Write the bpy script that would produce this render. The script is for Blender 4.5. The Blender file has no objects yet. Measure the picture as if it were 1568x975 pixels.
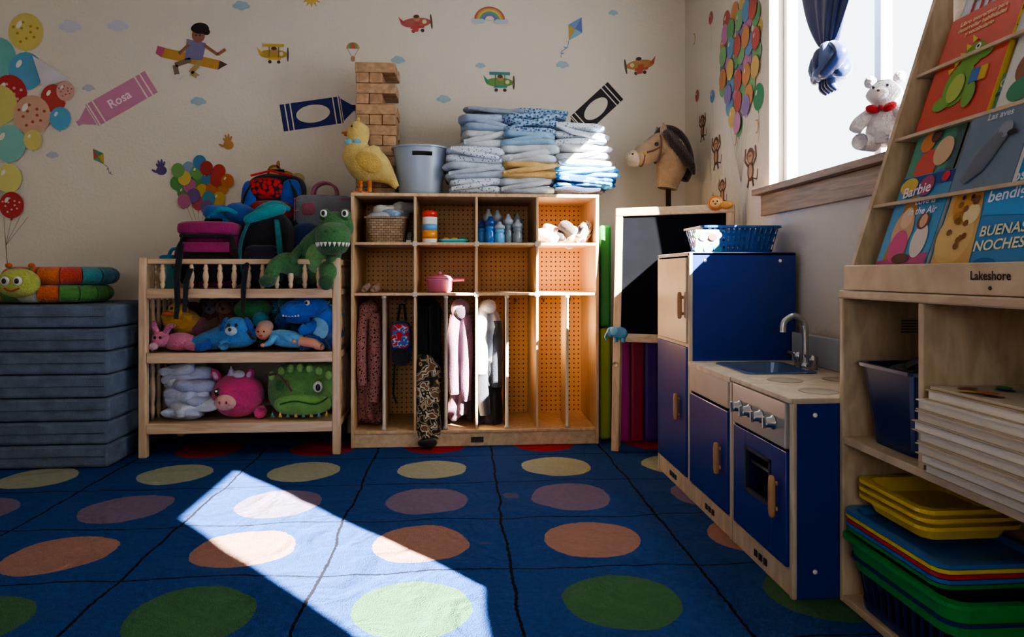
import bpy, bmesh, math, random
from mathutils import Vector, Matrix, Euler, noise
random.seed(4)
pi=math.pi
scene=bpy.context.scene
# ---------------------------------------------------------------- materials
def lin(h):
    h=h.lstrip('#'); o=[]
    for i in (0,2,4):
        c=int(h[i:i+2],16)/255
        o.append(c/12.92 if c<=.04045 else ((c+.055)/1.055)**2.4)
    return (o[0],o[1],o[2],1)
MC={}
def newmat(name):
    m=bpy.data.materials.new(name); m.use_nodes=True
    nt=m.node_tree; return m,nt,nt.nodes['Principled BSDF']
def coord(nt,scale=1.0,kind='Object'):
    t=nt.nodes.new('ShaderNodeTexCoord'); mp=nt.nodes.new('ShaderNodeMapping')
    nt.links.new(t.outputs[kind],mp.inputs[0])
    mp.inputs['Scale'].default_value=scale if isinstance(scale,(tuple,list)) else (scale,)*3
    return mp.outputs[0]
def bump(nt,b,h,st,dist=.01):
    bn=nt.nodes.new('ShaderNodeBump'); bn.inputs['Strength'].default_value=st; bn.inputs['Distance'].default_value=dist
    nt.links.new(h,bn.inputs['Height']); nt.links.new(bn.outputs[0],b.inputs['Normal'])
def mat(hexc,rough=.6,var=.12,bm=.0,bs=200,metal=0,sheen=0,coat=0):
    k=(hexc,rough,var,bm,bs,metal,sheen,coat)
    if k in MC: return MC[k]
    m,nt,b=newmat('mat_'+hexc.strip('#')); c=lin(hexc)
    b.inputs['Roughness'].default_value=rough; b.inputs['Metallic'].default_value=metal
    b.inputs['Sheen Weight'].default_value=sheen; b.inputs['Coat Weight'].default_value=coat
    n=nt.nodes.new('ShaderNodeTexNoise'); n.inputs['Scale'].default_value=14; n.inputs['Detail'].default_value=4
    nt.links.new(coord(nt),n.inputs['Vector'])
    r=nt.nodes.new('ShaderNodeValToRGB'); r.color_ramp.elements[0].position=.3; r.color_ramp.elements[1].position=.7
    r.color_ramp.elements[0].color=tuple(x*(1-var) for x in c[:3])+(1,)
    r.color_ramp.elements[1].color=tuple(min(1,x*(1+var)) for x in c[:3])+(1,)
    nt.links.new(n.outputs[0],r.inputs[0]); nt.links.new(r.outputs[0],b.inputs['Base Color'])
    if bm>0:
        n2=nt.nodes.new('ShaderNodeTexNoise'); n2.inputs['Scale'].default_value=bs; n2.inputs['Detail'].default_value=3
        nt.links.new(coord(nt),n2.inputs['Vector']); bump(nt,b,n2.outputs[0],bm)
    MC[k]=m; return m
def fab(h): return mat(h,.95,.18,.5,160,0,.15)
def plush(h): return mat(h,1,.2,.9,110,0,.2)
def plas(h): return mat(h,.32,.04)
def flat(h): return mat(h,.75,.05)
def wood(name,h1,h2,scale=(1.5,14,14),rough=.45,bm=.05):
    if name in MC: return MC[name]
    m,nt,b=newmat(name); v=coord(nt,scale)
    n=nt.nodes.new('ShaderNodeTexNoise'); n.inputs['Scale'].default_value=3; n.inputs['Detail'].default_value=8; n.inputs['Distortion'].default_value=.8
    nt.links.new(v,n.inputs['Vector'])
    r=nt.nodes.new('ShaderNodeValToRGB'); r.color_ramp.elements[0].position=.3; r.color_ramp.elements[1].position=.72
    r.color_ramp.elements[0].color=lin(h1); r.color_ramp.elements[1].color=lin(h2)
    nt.links.new(n.outputs[0],r.inputs[0]); nt.links.new(r.outputs[0],b.inputs['Base Color'])
    b.inputs['Roughness'].default_value=rough; bump(nt,b,n.outputs[0],bm)
    MC[name]=m; return m
BIRCH=wood('birch_plywood','#b69269','#d6b68c',(14,14,1.5))
BIRCHH=wood('birch_plywood_pale','#b39674','#d2b896',(9,1.2,9))
PINE=wood('pine_crib_wood','#b1906e','#d2b692',(1.5,14,14))
PINEV=wood('pine_crib_wood_v','#b1906e','#d2b692',(14,14,1.5))
SILLW=wood('stained_oak_sill','#5e4836','#957a5e',(20,1.5,20),.5,.15)
BLOCKW=wood('block_pine','#8a6848','#bc9670',(9,9,9))
HANDW=wood('beech_handle','#9a7048','#b88c60',(10,10,3))
def mth(nt,op,a,b=None,c=None):
    n=nt.nodes.new('ShaderNodeMath'); n.operation=op
    for i,x in enumerate((a,b,c)):
        if x is None: continue
        if isinstance(x,(int,float)): n.inputs[i].default_value=x
        else: nt.links.new(x,n.inputs[i])
    return n.outputs[0]
def mixc(nt,f,a,b):
    n=nt.nodes.new('ShaderNodeMix'); n.data_type='RGBA'
    for s,x in ((n.inputs[0],f),(n.inputs[6],a),(n.inputs[7],b)):
        if isinstance(x,(int,float,tuple)): s.default_value=x
        else: nt.links.new(x,s)
    return n.outputs[2]
def pegboard():
    m,nt,b=newmat('pegboard'); v=coord(nt,1.0)
    s=nt.nodes.new('ShaderNodeSeparateXYZ'); nt.links.new(v,s.inputs[0])
    fx=mth(nt,'SUBTRACT',mth(nt,'FRACT',mth(nt,'MULTIPLY',s.outputs[0],40)),.5)
    fz=mth(nt,'SUBTRACT',mth(nt,'FRACT',mth(nt,'MULTIPLY',s.outputs[2],40)),.5)
    d=mth(nt,'SQRT',mth(nt,'ADD',mth(nt,'MULTIPLY',fx,fx),mth(nt,'MULTIPLY',fz,fz)))
    k=mth(nt,'LESS_THAN',d,.17)
    nt.links.new(mixc(nt,k,lin('#d29c58'),lin('#23170c')),b.inputs['Base Color']); b.inputs['Roughness'].default_value=.5
    return m
PEG=pegboard()
def ramp_tex(name,kind,scale,stops,const=True,rough=.9):
    m,nt,b=newmat(name); v=coord(nt)
    if kind=='vor':
        n=nt.nodes.new('ShaderNodeTexVoronoi'); o=n.outputs['Distance']
    else:
        n=nt.nodes.new('ShaderNodeTexNoise'); o=n.outputs[0]; n.inputs['Detail'].default_value=1
    n.inputs['Scale'].default_value=scale; nt.links.new(v,n.inputs['Vector'])
    r=nt.nodes.new('ShaderNodeValToRGB'); cr=r.color_ramp
    if const: cr.interpolation='CONSTANT'
    cr.elements[0].position=stops[0][0]; cr.elements[0].color=lin(stops[0][1])
    cr.elements[1].position=stops[1][0]; cr.elements[1].color=lin(stops[1][1])
    for p,c in stops[2:]:
        e=cr.elements.new(p); e.color=lin(c)
    nt.links.new(o,r.inputs[0]); nt.links.new(r.outputs[0],b.inputs['Base Color']); b.inputs['Roughness'].default_value=rough
    return m
CAMO=ramp_tex('camo_cloth','noise',24,[(0,'#141210'),(.40,'#3a3020'),(.45,'#a08a68'),(.50,'#1a1a14'),(.55,'#b4aa98'),(.61,'#6a4828')])
LEOP=ramp_tex('leopard_cloth','vor',75,[(0,'#1c1010'),(.32,'#9a685e'),(.6,'#865450')])
DOTW=ramp_tex('printed_white_cloth','vor',70,[(0,'#6f88a4'),(.3,'#d4d9df'),(.6,'#c4d0dc')])
DOTB=ramp_tex('printed_blue_cloth','vor',80,[(0,'#22405e'),(.35,'#6f8fb0'),(.6,'#9aafc4')])
MULTI=ramp_tex('printed_multi_cloth','noise',16,[(0,'#2a2225'),(.4,'#d8cfc6'),(.5,'#c2653a'),(.56,'#e8e2da'),(.64,'#51363a')])
def wicker():
    m,nt,b=newmat('wicker'); v=coord(nt,1.0)
    n=nt.nodes.new('ShaderNodeTexBrick'); n.inputs['Scale'].default_value=22; n.inputs['Color1'].default_value=lin('#a58a68'); n.inputs['Color2'].default_value=lin('#8a6c4c'); n.inputs['Mortar'].default_value=lin('#3a2a1c')
    mp=nt.nodes.new('ShaderNodeMapping'); mp.inputs['Rotation'].default_value=(pi/2,0,0); nt.links.new(v,mp.inputs[0]); nt.links.new(mp.outputs[0],n.inputs['Vector'])
    nt.links.new(n.outputs[0],b.inputs['Base Color']); bump(nt,b,n.outputs[1],.6); return m
WICK=wicker()
def wallmat():
    m,nt,b=newmat('painted_wall'); v=coord(nt)
    n=nt.nodes.new('ShaderNodeTexNoise'); n.inputs['Scale'].default_value=70; n.inputs['Detail'].default_value=5; nt.links.new(v,n.inputs['Vector'])
    n2=nt.nodes.new('ShaderNodeTexNoise'); n2.inputs['Scale'].default_value=1.2; nt.links.new(v,n2.inputs['Vector'])
    nt.links.new(mixc(nt,n2.outputs[0],lin('#c8bfaf'),lin('#d4cbbb')),b.inputs['Base Color'])
    b.inputs['Roughness'].default_value=.7; bump(nt,b,n.outputs[0],.4,.006); return m
WALL=wallmat(); WALLP=flat('#cec5b5')
def chalk():
    m,nt,b=newmat('chalkboard_slate'); v=coord(nt)
    n=nt.nodes.new('ShaderNodeTexNoise'); n.inputs['Scale'].default_value=9; n.inputs['Detail'].default_value=5; nt.links.new(v,n.inputs['Vector'])
    nt.links.new(mixc(nt,n.outputs[0],lin('#08090b'),lin('#111317')),b.inputs['Base Color']); b.inputs['Roughness'].default_value=.9; b.inputs['Specular IOR Level'].default_value=.06; return m
def rugmat():
    m,nt,b=newmat('classroom_rug')
    v=coord(nt); n=nt.nodes.new('ShaderNodeTexNoise'); n.inputs['Scale'].default_value=3.5; nt.links.new(v,n.inputs['Vector'])
    nf=nt.nodes.new('ShaderNodeTexNoise'); nf.inputs['Scale'].default_value=60; nt.links.new(v,nf.inputs['Vector'])
    s=nt.nodes.new('ShaderNodeSeparateXYZ'); nt.links.new(v,s.inputs[0])
    sc=nt.nodes.new('ShaderNodeSeparateColor'); nt.links.new(n.outputs[1],sc.inputs[0])
    sf=nt.nodes.new('ShaderNodeSeparateColor'); nt.links.new(nf.outputs[1],sf.inputs[0])
    x=mth(nt,'ADD',s.outputs[0],mth(nt,'MULTIPLY_ADD',sc.outputs[0],.05,-.025)); x=mth(nt,'ADD',x,mth(nt,'MULTIPLY_ADD',sf.outputs[0],.009,-.0045))
    y=mth(nt,'ADD',s.outputs[1],mth(nt,'MULTIPLY_ADD',sc.outputs[1],.06,-.03)); y=mth(nt,'ADD',y,mth(nt,'MULTIPLY_ADD',sf.outputs[1],.009,-.0045))
    px=mth(nt,'DIVIDE',mth(nt,'ADD',x,4.0575),.525)
    py=mth(nt,'DIVIDE',mth(nt,'ADD',y,2.51),.4)
    dx=mth(nt,'MULTIPLY',mth(nt,'SUBTRACT',mth(nt,'FRACT',px),.5),.525)
    dy=mth(nt,'MULTIPLY',mth(nt,'SUBTRACT',mth(nt,'FRACT',py),.5),.4)
    d=mth(nt,'SQRT',mth(nt,'ADD',mth(nt,'MULTIPLY',dx,dx),mth(nt,'MULTIPLY',dy,dy)))
    circ=mth(nt,'LESS_THAN',d,.146)
    ln=mth(nt,'MAXIMUM',mth(nt,'GREATER_THAN',mth(nt,'ABSOLUTE',dx),.2582),mth(nt,'GREATER_THAN',mth(nt,'ABSOLUTE',dy),.1968))
    row=mth(nt,'DIVIDE',mth(nt,'ADD',mth(nt,'FLOOR',py),.5),16)
    r=nt.nodes.new('ShaderNodeValToRGB'); cr=r.color_ramp; cr.interpolation='CONSTANT'
    cols={9:'#4a7aa0',10:'#3f6b44',11:'#a87c6c',12:'#7c6c84',13:'#a8aa8e',14:'#a01e20'}
    cr.elements[0].position=0; cr.elements[0].color=lin('#6a5a8c')
    cr.elements[1].position=9/16; cr.elements[1].color=lin(cols[9])
    for k in range(10,15):
        e=cr.elements.new(k/16); e.color=lin(cols[k])
    nt.links.new(row,r.inputs[0])
    bl=mixc(nt,sf.outputs[2],lin('#16356a'),lin('#234b86'))
    dots=mixc(nt,mth(nt,'MULTIPLY',sf.outputs[1],.35),r.outputs[0],lin('#3a3a3a'))
    c=mixc(nt,circ,bl,dots); c=mixc(nt,ln,c,lin('#070a16'))
    nt.links.new(c,b.inputs['Base Color']); b.inputs['Roughness'].default_value=1; b.inputs['Specular IOR Level'].default_value=.2
    n3=nt.nodes.new('ShaderNodeTexNoise'); n3.inputs['Scale'].default_value=300; nt.links.new(v,n3.inputs['Vector'])
    n4=nt.nodes.new('ShaderNodeTexNoise'); n4.inputs['Scale'].default_value=5; n4.inputs['Distortion'].default_value=1.5; nt.links.new(v,n4.inputs['Vector'])
    h=mth(nt,'ADD',mth(nt,'MULTIPLY',n3.outputs[0],.6),mth(nt,'MULTIPLY',n4.outputs[0],3.2)); bump(nt,b,h,.85,.018)
    return m
# ---------------------------------------------------------------- mesh builder
def sp(c,e): return math.copysign(abs(c)**e,c)
def frame(o,s,t):
    s=Vector(s).normalized(); t=Vector(t).normalized(); n=s.cross(t)
    M=Matrix.Identity(4)
    for i in range(3): M[i][0]=s[i]; M[i][1]=t[i]; M[i][2]=n[i]; M[i][3]=o[i]
    return M
def scl(px,py,pz,sx,sy=None,sz=None):
    sy=sy or sx; sz=sz or sx; p=Vector((px,py,pz))
    return Matrix.Translation(p)@Matrix.Diagonal((sx,sy,sz,1))@Matrix.Translation(-p)
def rotz(px,py,a):
    p=Vector((px,py,0)); return Matrix.Translation(p)@Matrix.Rotation(a,4,'Z')@Matrix.Translation(-p)
class MB:
    def __init__(s,name,M=None):
        s.name=name; s.v=[]; s.f=[]; s.mi=[]; s.sm=[]; s.mats=[]; s.M=M or Matrix.Identity(4)
    def add(s,vs,fs,m,smooth=True,L=None):
        if m not in s.mats: s.mats.append(m)
        k=s.mats.index(m); b=len(s.v); T=s.M@L if L is not None else s.M
        s.v+= [T@Vector(p) for p in vs]
        for f in fs: s.f.append([b+i for i in f]); s.mi.append(k); s.sm.append(smooth)
    def box(s,x0,x1,y0,y1,z0,z1,m,bev=.003,L=None):
        bm=bmesh.new(); bmesh.ops.create_cube(bm,size=1)
        for v in bm.verts: v.co=Vector(((x0+x1)/2+v.co.x*(x1-x0),(y0+y1)/2+v.co.y*(y1-y0),(z0+z1)/2+v.co.z*(z1-z0)))
        bev=min(bev,.3*min(abs(x1-x0),abs(y1-y0),abs(z1-z0)))
        if bev>0: bmesh.ops.bevel(bm,geom=bm.edges[:],offset=bev,segments=2,affect='EDGES',profile=.5)
        bm.verts.index_update()
        s.add([v.co.copy() for v in bm.verts],[[v.index for v in f.verts] for f in bm.faces],m,False,L); bm.free()
    def se(s,c,r,m,e=(1,1),rot=(0,0,0),amp=0,nf=10,nu=24,nv=14,L=None):
        R=Euler(rot).to_matrix(); vs=[]; c=Vector(c); sd=Vector((random.random()*50,random.random()*50,0))
        if not isinstance(r,(tuple,list)): r=(r,r,r)
        for j in range(nv+1):
            ph=-pi/2+pi*j/nv
            for i in range(nu if 0<j<nv else 1):
                th=2*pi*i/nu
                p=Vector((r[0]*sp(math.cos(ph),e[0])*sp(math.cos(th),e[1]),r[1]*sp(math.cos(ph),e[0])*sp(math.sin(th),e[1]),r[2]*sp(math.sin(ph),e[0])))
                if amp: p*=1+amp*noise.noise(p*nf+sd)*2
                vs.append(R@p+c)
        fs=[]
        for j in range(nv):
            for i in range(nu):
                i2=(i+1)%nu
                a=lambda jj,ii:0 if jj==0 else (len(vs)-1 if jj==nv else 1+(jj-1)*nu+ii)
                q=[a(j,i),a(j,i2),a(j+1,i2),a(j+1,i)]
                if j==0: q=[q[0],q[2],q[3]]
                elif j==nv-1: q=q[:3]
                fs.append(q)
        s.add(vs,fs,m,True,L)
    def tube(s,pts,r,m,seg=10,asp=1.0,closed=False,L=None,smooth=True):
        pts=[Vector(p) for p in pts]; n=len(pts)
        if not isinstance(r,(list,tuple)): r=[r]*n
        vs=[];fs=[]; up=None
        for k in range(n):
            if closed: t=pts[(k+1)%n]-pts[k-1]
            else: t=pts[min(k+1,n-1)]-pts[max(k-1,0)]
            t=t.normalized() if t.length>1e-9 else Vector((0,0,1))
            if up is None:
                up=Vector((0,0,1)) if abs(t.z)<.9 else Vector((0,1,0))
            up=(up-t*up.dot(t)).normalized(); sd=t.cross(up)
            for i in range(seg):
                a=2*pi*i/seg; vs.append(pts[k]+sd*math.cos(a)*r[k]+up*math.sin(a)*r[k]*asp)
        for k in range(n if closed else n-1):
            k2=(k+1)%n
            for i in range(seg): fs.append([k*seg+i,k2*seg+i,k2*seg+(i+1)%seg,k*seg+(i+1)%seg][::-1])
        if not closed:
            fs.append([i for i in range(seg)]); fs.append([(n-1)*seg+i for i in range(seg)][::-1])
        s.add(vs,fs,m,smooth,L)
    def sm_tube(s,pts,r,m,seg=16,sub=5,asp=1.0,L=None):
        pts=[Vector(p) for p in pts]; P=[];R=[]; n=len(pts)
        for k in range(n-1):
            p0=pts[max(k-1,0)];p1=pts[k];p2=pts[k+1];p3=pts[min(k+2,n-1)]
            r0=r[max(k-1,0)];r1=r[k];r2=r[k+1];r3=r[min(k+2,n-1)]
            for q in range(sub):
                t=q/sub
                f=lambda a,b,c,d:.5*((2*b)+(c-a)*t+(2*a-5*b+4*c-d)*t*t+(3*b-a-3*c+d)*t**3)
                P.append(f(p0,p1,p2,p3)); R.append(max(.001,f(r0,r1,r2,r3)))
        P.append(pts[-1]); R.append(r[-1]); s.tube(P,R,m,seg,asp,L=L)
    def lathe(s,prof,m,c=(0,0,0),seg=24,L=None,smooth=True):
        vs=[];fs=[];n=len(prof)
        for r,z in prof:
            for i in range(seg):
                a=2*pi*i/seg; vs.append((c[0]+r*math.cos(a),c[1]+r*math.sin(a),c[2]+z))
        for k in range(n-1):
            for i in range(seg): fs.append([k*seg+i,k*seg+(i+1)%seg,(k+1)*seg+(i+1)%seg,(k+1)*seg+i])
        fs.append([i for i in range(seg)][::-1]); fs.append([(n-1)*seg+i for i in range(seg)])
        s.add(vs,fs,m,smooth,L)
    def loft(s,loops,m,cap0=True,cap1=False,skip=None,smooth=False,L=None):
        n=len(loops[0]); vs=[p for l in loops for p in l]; fs=[]
        for k in range(len(loops)-1):
            for i in range(n):
                if skip and skip(k,i): continue
                fs.append([k*n+i,k*n+(i+1)%n,(k+1)*n+(i+1)%n,(k+1)*n+i])
        if cap0: fs.append(list(range(n))[::-1])
        if cap1: fs.append([(len(loops)-1)*n+i for i in range(n)])
        s.add(vs,fs,m,smooth,L)
    # flat drawing in the local frame (x right, y up, z out)
    def poly(s,pts,m,lay=0,L=None): s.add([(x,y,.0008+.0005*lay) for x,y in pts],[list(range(len(pts)))],m,False,L)
    def disc(s,cx,cy,rx,m,lay=0,ry=None,rot=0,n=24,L=None,a0=0,a1=2*pi):
        ry=ry or rx; c,d=math.cos(rot),math.sin(rot); P=[]
        full=abs(a1-a0-2*pi)<1e-6
        for i in range(n if full else n+1):
            a=a0+(a1-a0)*i/n; x=rx*math.cos(a); y=ry*math.sin(a); P.append((cx+x*c-y*d,cy+x*d+y*c))
        s.poly(P,m,lay,L)
    def line(s,pts,w,m,lay=0,L=None):
        for a,b in zip(pts,pts[1:]):
            d=Vector((b[0]-a[0],b[1]-a[1])); 
            if d.length<1e-6: continue
            d.normalize(); q=Vector((-d.y,d.x))*w/2
            s.poly([(a[0]-q.x,a[1]-q.y),(b[0]-q.x,b[1]-q.y),(b[0]+q.x,b[1]+q.y),(a[0]+q.x,a[1]+q.y)],m,lay,L)
    def text(s,body,size,cx,cy,m,lay=2,rot=0,L=None):
        cu=bpy.data.curves.new('t','FONT'); cu.body=body; cu.size=size; cu.align_x='CENTER'; cu.align_y='CENTER'; cu.resolution_u=3; cu.offset=size*.018
        ob=bpy.data.objects.new('t',cu); scene.collection.objects.link(ob); bpy.context.view_layer.update()
        me=bpy.data.meshes.new_from_object(ob.evaluated_get(bpy.context.evaluated_depsgraph_get()))
        c,d=math.cos(rot),math.sin(rot)
        s.add([(cx+v.co.x*c-v.co.y*d,cy+v.co.x*d+v.co.y*c,.0008+.0005*lay) for v in me.vertices],[list(p.vertices) for p in me.polygons],m,False,L)
        bpy.data.objects.remove(ob); bpy.data.curves.remove(cu); bpy.data.meshes.remove(me)
    def obj(s):
        me=bpy.data.meshes.new(s.name)
        xs=[v.x for v in s.v]; ys=[v.y for v in s.v]; zs=[v.z for v in s.v]
        o=Vector(((min(xs)+max(xs))/2,(min(ys)+max(ys))/2,min(zs)))
        me.from_pydata([v-o for v in s.v],[],s.f)
        for m in s.mats: me.materials.append(m)
        me.polygons.foreach_set('material_index',s.mi); me.polygons.foreach_set('use_smooth',s.sm); me.update()
        ob=bpy.data.objects.new(s.name,me); ob.location=o; scene.collection.objects.link(ob); return ob
def rrect(w,d,r,z,cx=0,cy=0,N=64):
    P=[]
    for (sx,sy,a0) in ((1,1,0),(-1,1,pi/2),(-1,-1,pi),(1,-1,3*pi/2)):
        for k in range(5):
            a=a0+k*pi/8; P.append(Vector((sx*(w/2-r)+r*math.cos(a),sy*(d/2-r)+r*math.sin(a))))
    P.append(P[0]); Ls=[(P[i+1]-P[i]).length for i in range(len(P)-1)]; tot=sum(Ls); out=[]
    for k in range(N):
        t=tot*k/N; i=0
        while i<len(Ls)-1 and t>Ls[i]: t-=Ls[i]; i+=1
        p=P[i].lerp(P[i+1],t/Ls[i] if Ls[i] else 0); out.append((cx+p.x,cy+p.y,z))
    return out
def tray(mb,cx,cy,z0,w,d,h,m,taper=.9,rim=.01,r=.03,rows=1,skip=None,N=64,L=None):
    def lp(f,z,extra=0): return rrect(w*f+extra,d*f+extra,r,z,cx,cy,N)
    outer=[lp(taper+(1-taper)*k/rows,z0+h*k/rows) for k in range(rows+1)]
    mb.loft(outer,m,True,False,skip,False,L)
    t=.005
    mb.loft([lp(1,z0+h-.008),lp(1,z0+h-.008,2*rim),lp(1,z0+h,2*rim),lp(1,z0+h,-2*t)],m,False,False,None,False,L)
    inner=[lp(taper+(1-taper)*k/rows,z0+t+(h-t)*k/rows,-2*t) for k in range(rows,-1,-1)]
    sk=(lambda k,i:skip(rows-1-k,i)) if skip else None
    mb.loft(inner,m,False,True,sk,False,L)

# ---------------------------------------------------------------- room
WY=3.75; WX=1.258; LX=-3.0; RY=-2.6; CZ=2.5
def slab(name,*a,m=WALL):
    mb=MB(name); mb.box(*a,m,0); return mb.obj()
slab('floor',LX-.1,WX+.12,RY-.1,WY+.1,-.1,0,m=wood('floor_vinyl','#6b5a48','#8a7760',(2,12,2)))
slab('ceiling',LX-.1,WX+.12,RY-.1,WY+.1,CZ,CZ+.1,m=flat('#d8d4cc'))
slab('wall_back',LX-.1,WX+.12,WY,WY+.12,0,CZ)
slab('wall_left',LX-.12,LX,RY-.1,WY,0,CZ)
mb=MB('wall_rear')
mb.box(LX,-1.2,RY-.12,RY,0,CZ,WALL,0); mb.box(.3,WX+.12,RY-.12,RY,0,CZ,WALL,0)
mb.box(-1.2,.3,RY-.12,RY,0,.9,WALL,0); mb.box(-1.2,.3,RY-.12,RY,2.0,CZ,WALL,0); mb.obj()
W1=(1.66,2.70,1.18,2.2); W2=(-.29,.41,1.12,2.2)
mb=MB('wall_right')
mb.box(WX,WX+.12,RY,WY,0,1.12,WALL,0); mb.box(WX,WX+.12,RY,WY,2.2,CZ,WALL,0)
for a,b in ((RY,W2[0]),(W2[1],W1[0]),(W1[1],WY)): mb.box(WX,WX+.12,a,b,1.12,2.2,WALL,0)
mb.box(WX,WX+.12,W1[0],W1[1],1.12,1.18,WALL,0)
mb.obj()
VIN=plas('#e8eaee')
def window(name,W,mull):
    y0,y1,z0,z1=W
    mb=MB(name); t=.028; xa,xb=WX+.06,WX+.10
    mb.box(xa,xb,y0,y1,z0,z0+t,VIN); mb.box(xa,xb,y0,y1,z1-t,z1,VIN)
    mb.box(xa,xb,y0,y0+t,z0,z1,VIN); mb.box(xa,xb,y1-t,y1,z0,z1,VIN)
    if mull: mb.box(xa,xb,mull-.018,mull+.018,z0,z1,VIN)
    mb.obj()
window('window_1',W1,2.07); window('window_2',W2,None)
mb=MB('added_fill_window');  # unseen window added behind the camera to let fill light in
for a in ((-1.2,-1.16,.9,2.0),(.26,.3,.9,2.0),(-1.2,.3,.9,.94),(-1.2,.3,1.96,2.0),(-.47,-.43,.9,2.0)): mb.box(a[0],a[1],RY-.09,RY-.05,a[2],a[3],VIN)
mb.obj()
mb=MB('trim_1')
mb.box(WX-.055,WX+.06,1.62,2.75,1.155,1.18,SILLW); mb.box(WX-.02,WX,1.64,2.74,1.07,1.155,SILLW); mb.obj()
mb=MB('trim_2'); mb.box(WX-.03,WX+.06,-.35,.47,1.095,1.12,SILLW); mb.obj()
BB=plas('#d8d2c6')
mb=MB('baseboard_back'); mb.box(LX,WX,WY-.014,WY,0,.085,BB); mb.obj()
mb=MB('baseboard_right'); mb.box(WX-.012,WX,RY,WY-.015,0,.085,BB); mb.obj()
mb=MB('baseboard_left'); mb.box(LX,LX+.014,RY,WY-.015,0,.085,BB); mb.obj()
# rug
mb=MB('classroom_rug'); RUG=rugmat(); nx,ny=110,120; x0,x1,y0,y1=-2.75,1.22,-.6,3.66
vs=[];fs=[]
for j in range(ny+1):
    for i in range(nx+1):
        x=x0+(x1-x0)*i/nx; y=y0+(y1-y0)*j/ny
        a=max(0,min(1,(3.0-y)*4))*max(0,min(1,(.75-x)*4))*max(0,min(1,(x+1.9)))
        vs.append((x,y,.010+.009*a*(noise.noise(Vector((x*3.2,y*4.5,1)))+.4*noise.noise(Vector((x*8,y*9,4)))+.3)))
for j in range(ny):
    for i in range(nx): fs.append([j*(nx+1)+i,j*(nx+1)+i+1,(j+1)*(nx+1)+i+1,(j+1)*(nx+1)+i])
mb.add(vs,fs,RUG); mb.box(x0,x1,y0,y1,.001,.005,flat('#10204a'),0)
me=bpy.data.meshes.new('classroom_rug'); me.from_pydata([v for v in mb.v],[],mb.f)
for m in mb.mats: me.materials.append(m)
me.polygons.foreach_set('material_index',mb.mi); me.polygons.foreach_set('use_smooth',mb.sm)
scene.collection.objects.link(bpy.data.objects.new('classroom_rug',me))
FZ=.011
# ---------------------------------------------------------------- coat locker
cx0,cx1,cy0,cy1,ct=-.515,.668,3.26,3.68,1.215
mb=MB('coat_locker'); t=.016
mb.box(cx0,cx0+t,cy0,cy1,FZ,ct,BIRCH); mb.box(cx1-t,cx1,cy0,cy1,FZ,ct,BIRCH)
mb.box(cx0,cx1,cy0-.004,cy1,ct-t,ct,BIRCH); mb.box(cx0+t,cx1-t,cy0,cy1,.075,.09,BIRCH)
mb.box(cx0+t,cx1-t,cy0+.004,cy0+.02,FZ,.078,BIRCHH)
mb.box(cx0+t,cx1-t,cy1-.012,cy1-.004,.08,ct-.01,PEG,0)
for z in (.975,.735): mb.box(cx0+t,cx1-t,cy0,cy1-.01,z-.006,z+.007,BIRCH)
cols=[cx0+t/2+i*(cx1-cx0-t)/4 for i in range(5)]
for c in cols[1:4]: mb.box(c-.006,c+.006,cy0+.001,cy1-.01,.085,ct-.01,BIRCH)
DOW=plas('#b3a692')
for i in range(4):
    c=(cols[i]+cols[i+1])/2; mb.box(c-.004,c+.004,cy0+.02,cy0+.2,.09,.73,BIRCH)
    mb.tube([(c,cy0+.012,.09),(c,cy0+.012,.73)],.008,DOW,10)
    mb.se((c,cy0+.012,.098),(.013,.013,.012),DOW); mb.se((c,cy0+.012,.722),(.012,.012,.01),DOW)
    for q in (-.07,.07): mb.tube([(c+q,cy1-.02,.69),(c+q,cy1-.05,.685),(c+q,cy1-.06,.70)],.004,plas('#888888'),6)
for c in cols[1:4]:
    for z in (.735,.975): mb.box(c-.012,c+.012,cy0-.003,cy0+.006,z-.012,z+.012,DOW)
mb.box(.05,.11,cy0-.0,cy0+.005,.03,.055,flat('#3a3028'),0)
mb.obj()
# --- things in the locker
z1=.982; z2=.742
mb=MB('wicker_basket')
tray(mb,-.355,3.38,z1,.20,.17,.125,WICK,.85,.006,.03)
mb.obj()
mb=MB('folded_baby_clothes')
for i,(c,h) in enumerate(((-.38,'#b8bcc0'),(-.33,'#8fa7b8'),(-.36,'#cfcbc2'),(-.31,'#a8a49c'))): mb.se((c,3.38,z1+.125+.014*i),(.07,.06,.026),fab(h),(.6,.6),(.1,.15*i-.2,i),.25,14)
mb.obj()
mb=MB('toddler_shoe'); 
mb.sm_tube([(-.246,3.30,z1+.02),(-.246,3.34,z1+.03),(-.246,3.39,z1+.045),(-.246,3.42,z1+.04)],[.010,.014,.015,.012],fab('#6a6a6e'),12); mb.box(-.26,-.234,3.29,3.43,z1,z1+.012,plas('#bdb8b0')); mb.obj()
mb=MB('wipes_canister'); c=(-.148,3.33,z1)
mb.lathe([(.033,0),(.036,.005),(.036,.125)],plas('#e8e6e0'),c); mb.lathe([(.0366,.02),(.0366,.06)],plas('#e08a1e'),c); mb.lathe([(.0366,.06),(.0366,.09)],plas('#5a9aca'),c); mb.lathe([(.037,.125),(.037,.15),(.02,.158),(.0,.158)],plas('#c8321e'),c); mb.obj()
mb=MB('toy_tray'); tray(mb,-.03,3.35,z1,.14,.1,.018,plas('#2aa0a0'),.95,.003,.02)
for i,h in enumerate(('#d8682a','#e0c030','#35a060')): mb.se((-.07+i*.04,3.35,z1+.018),(.018,.015,.012),plas(h))
mb.obj()
mb=MB('baby_bottles')
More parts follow.
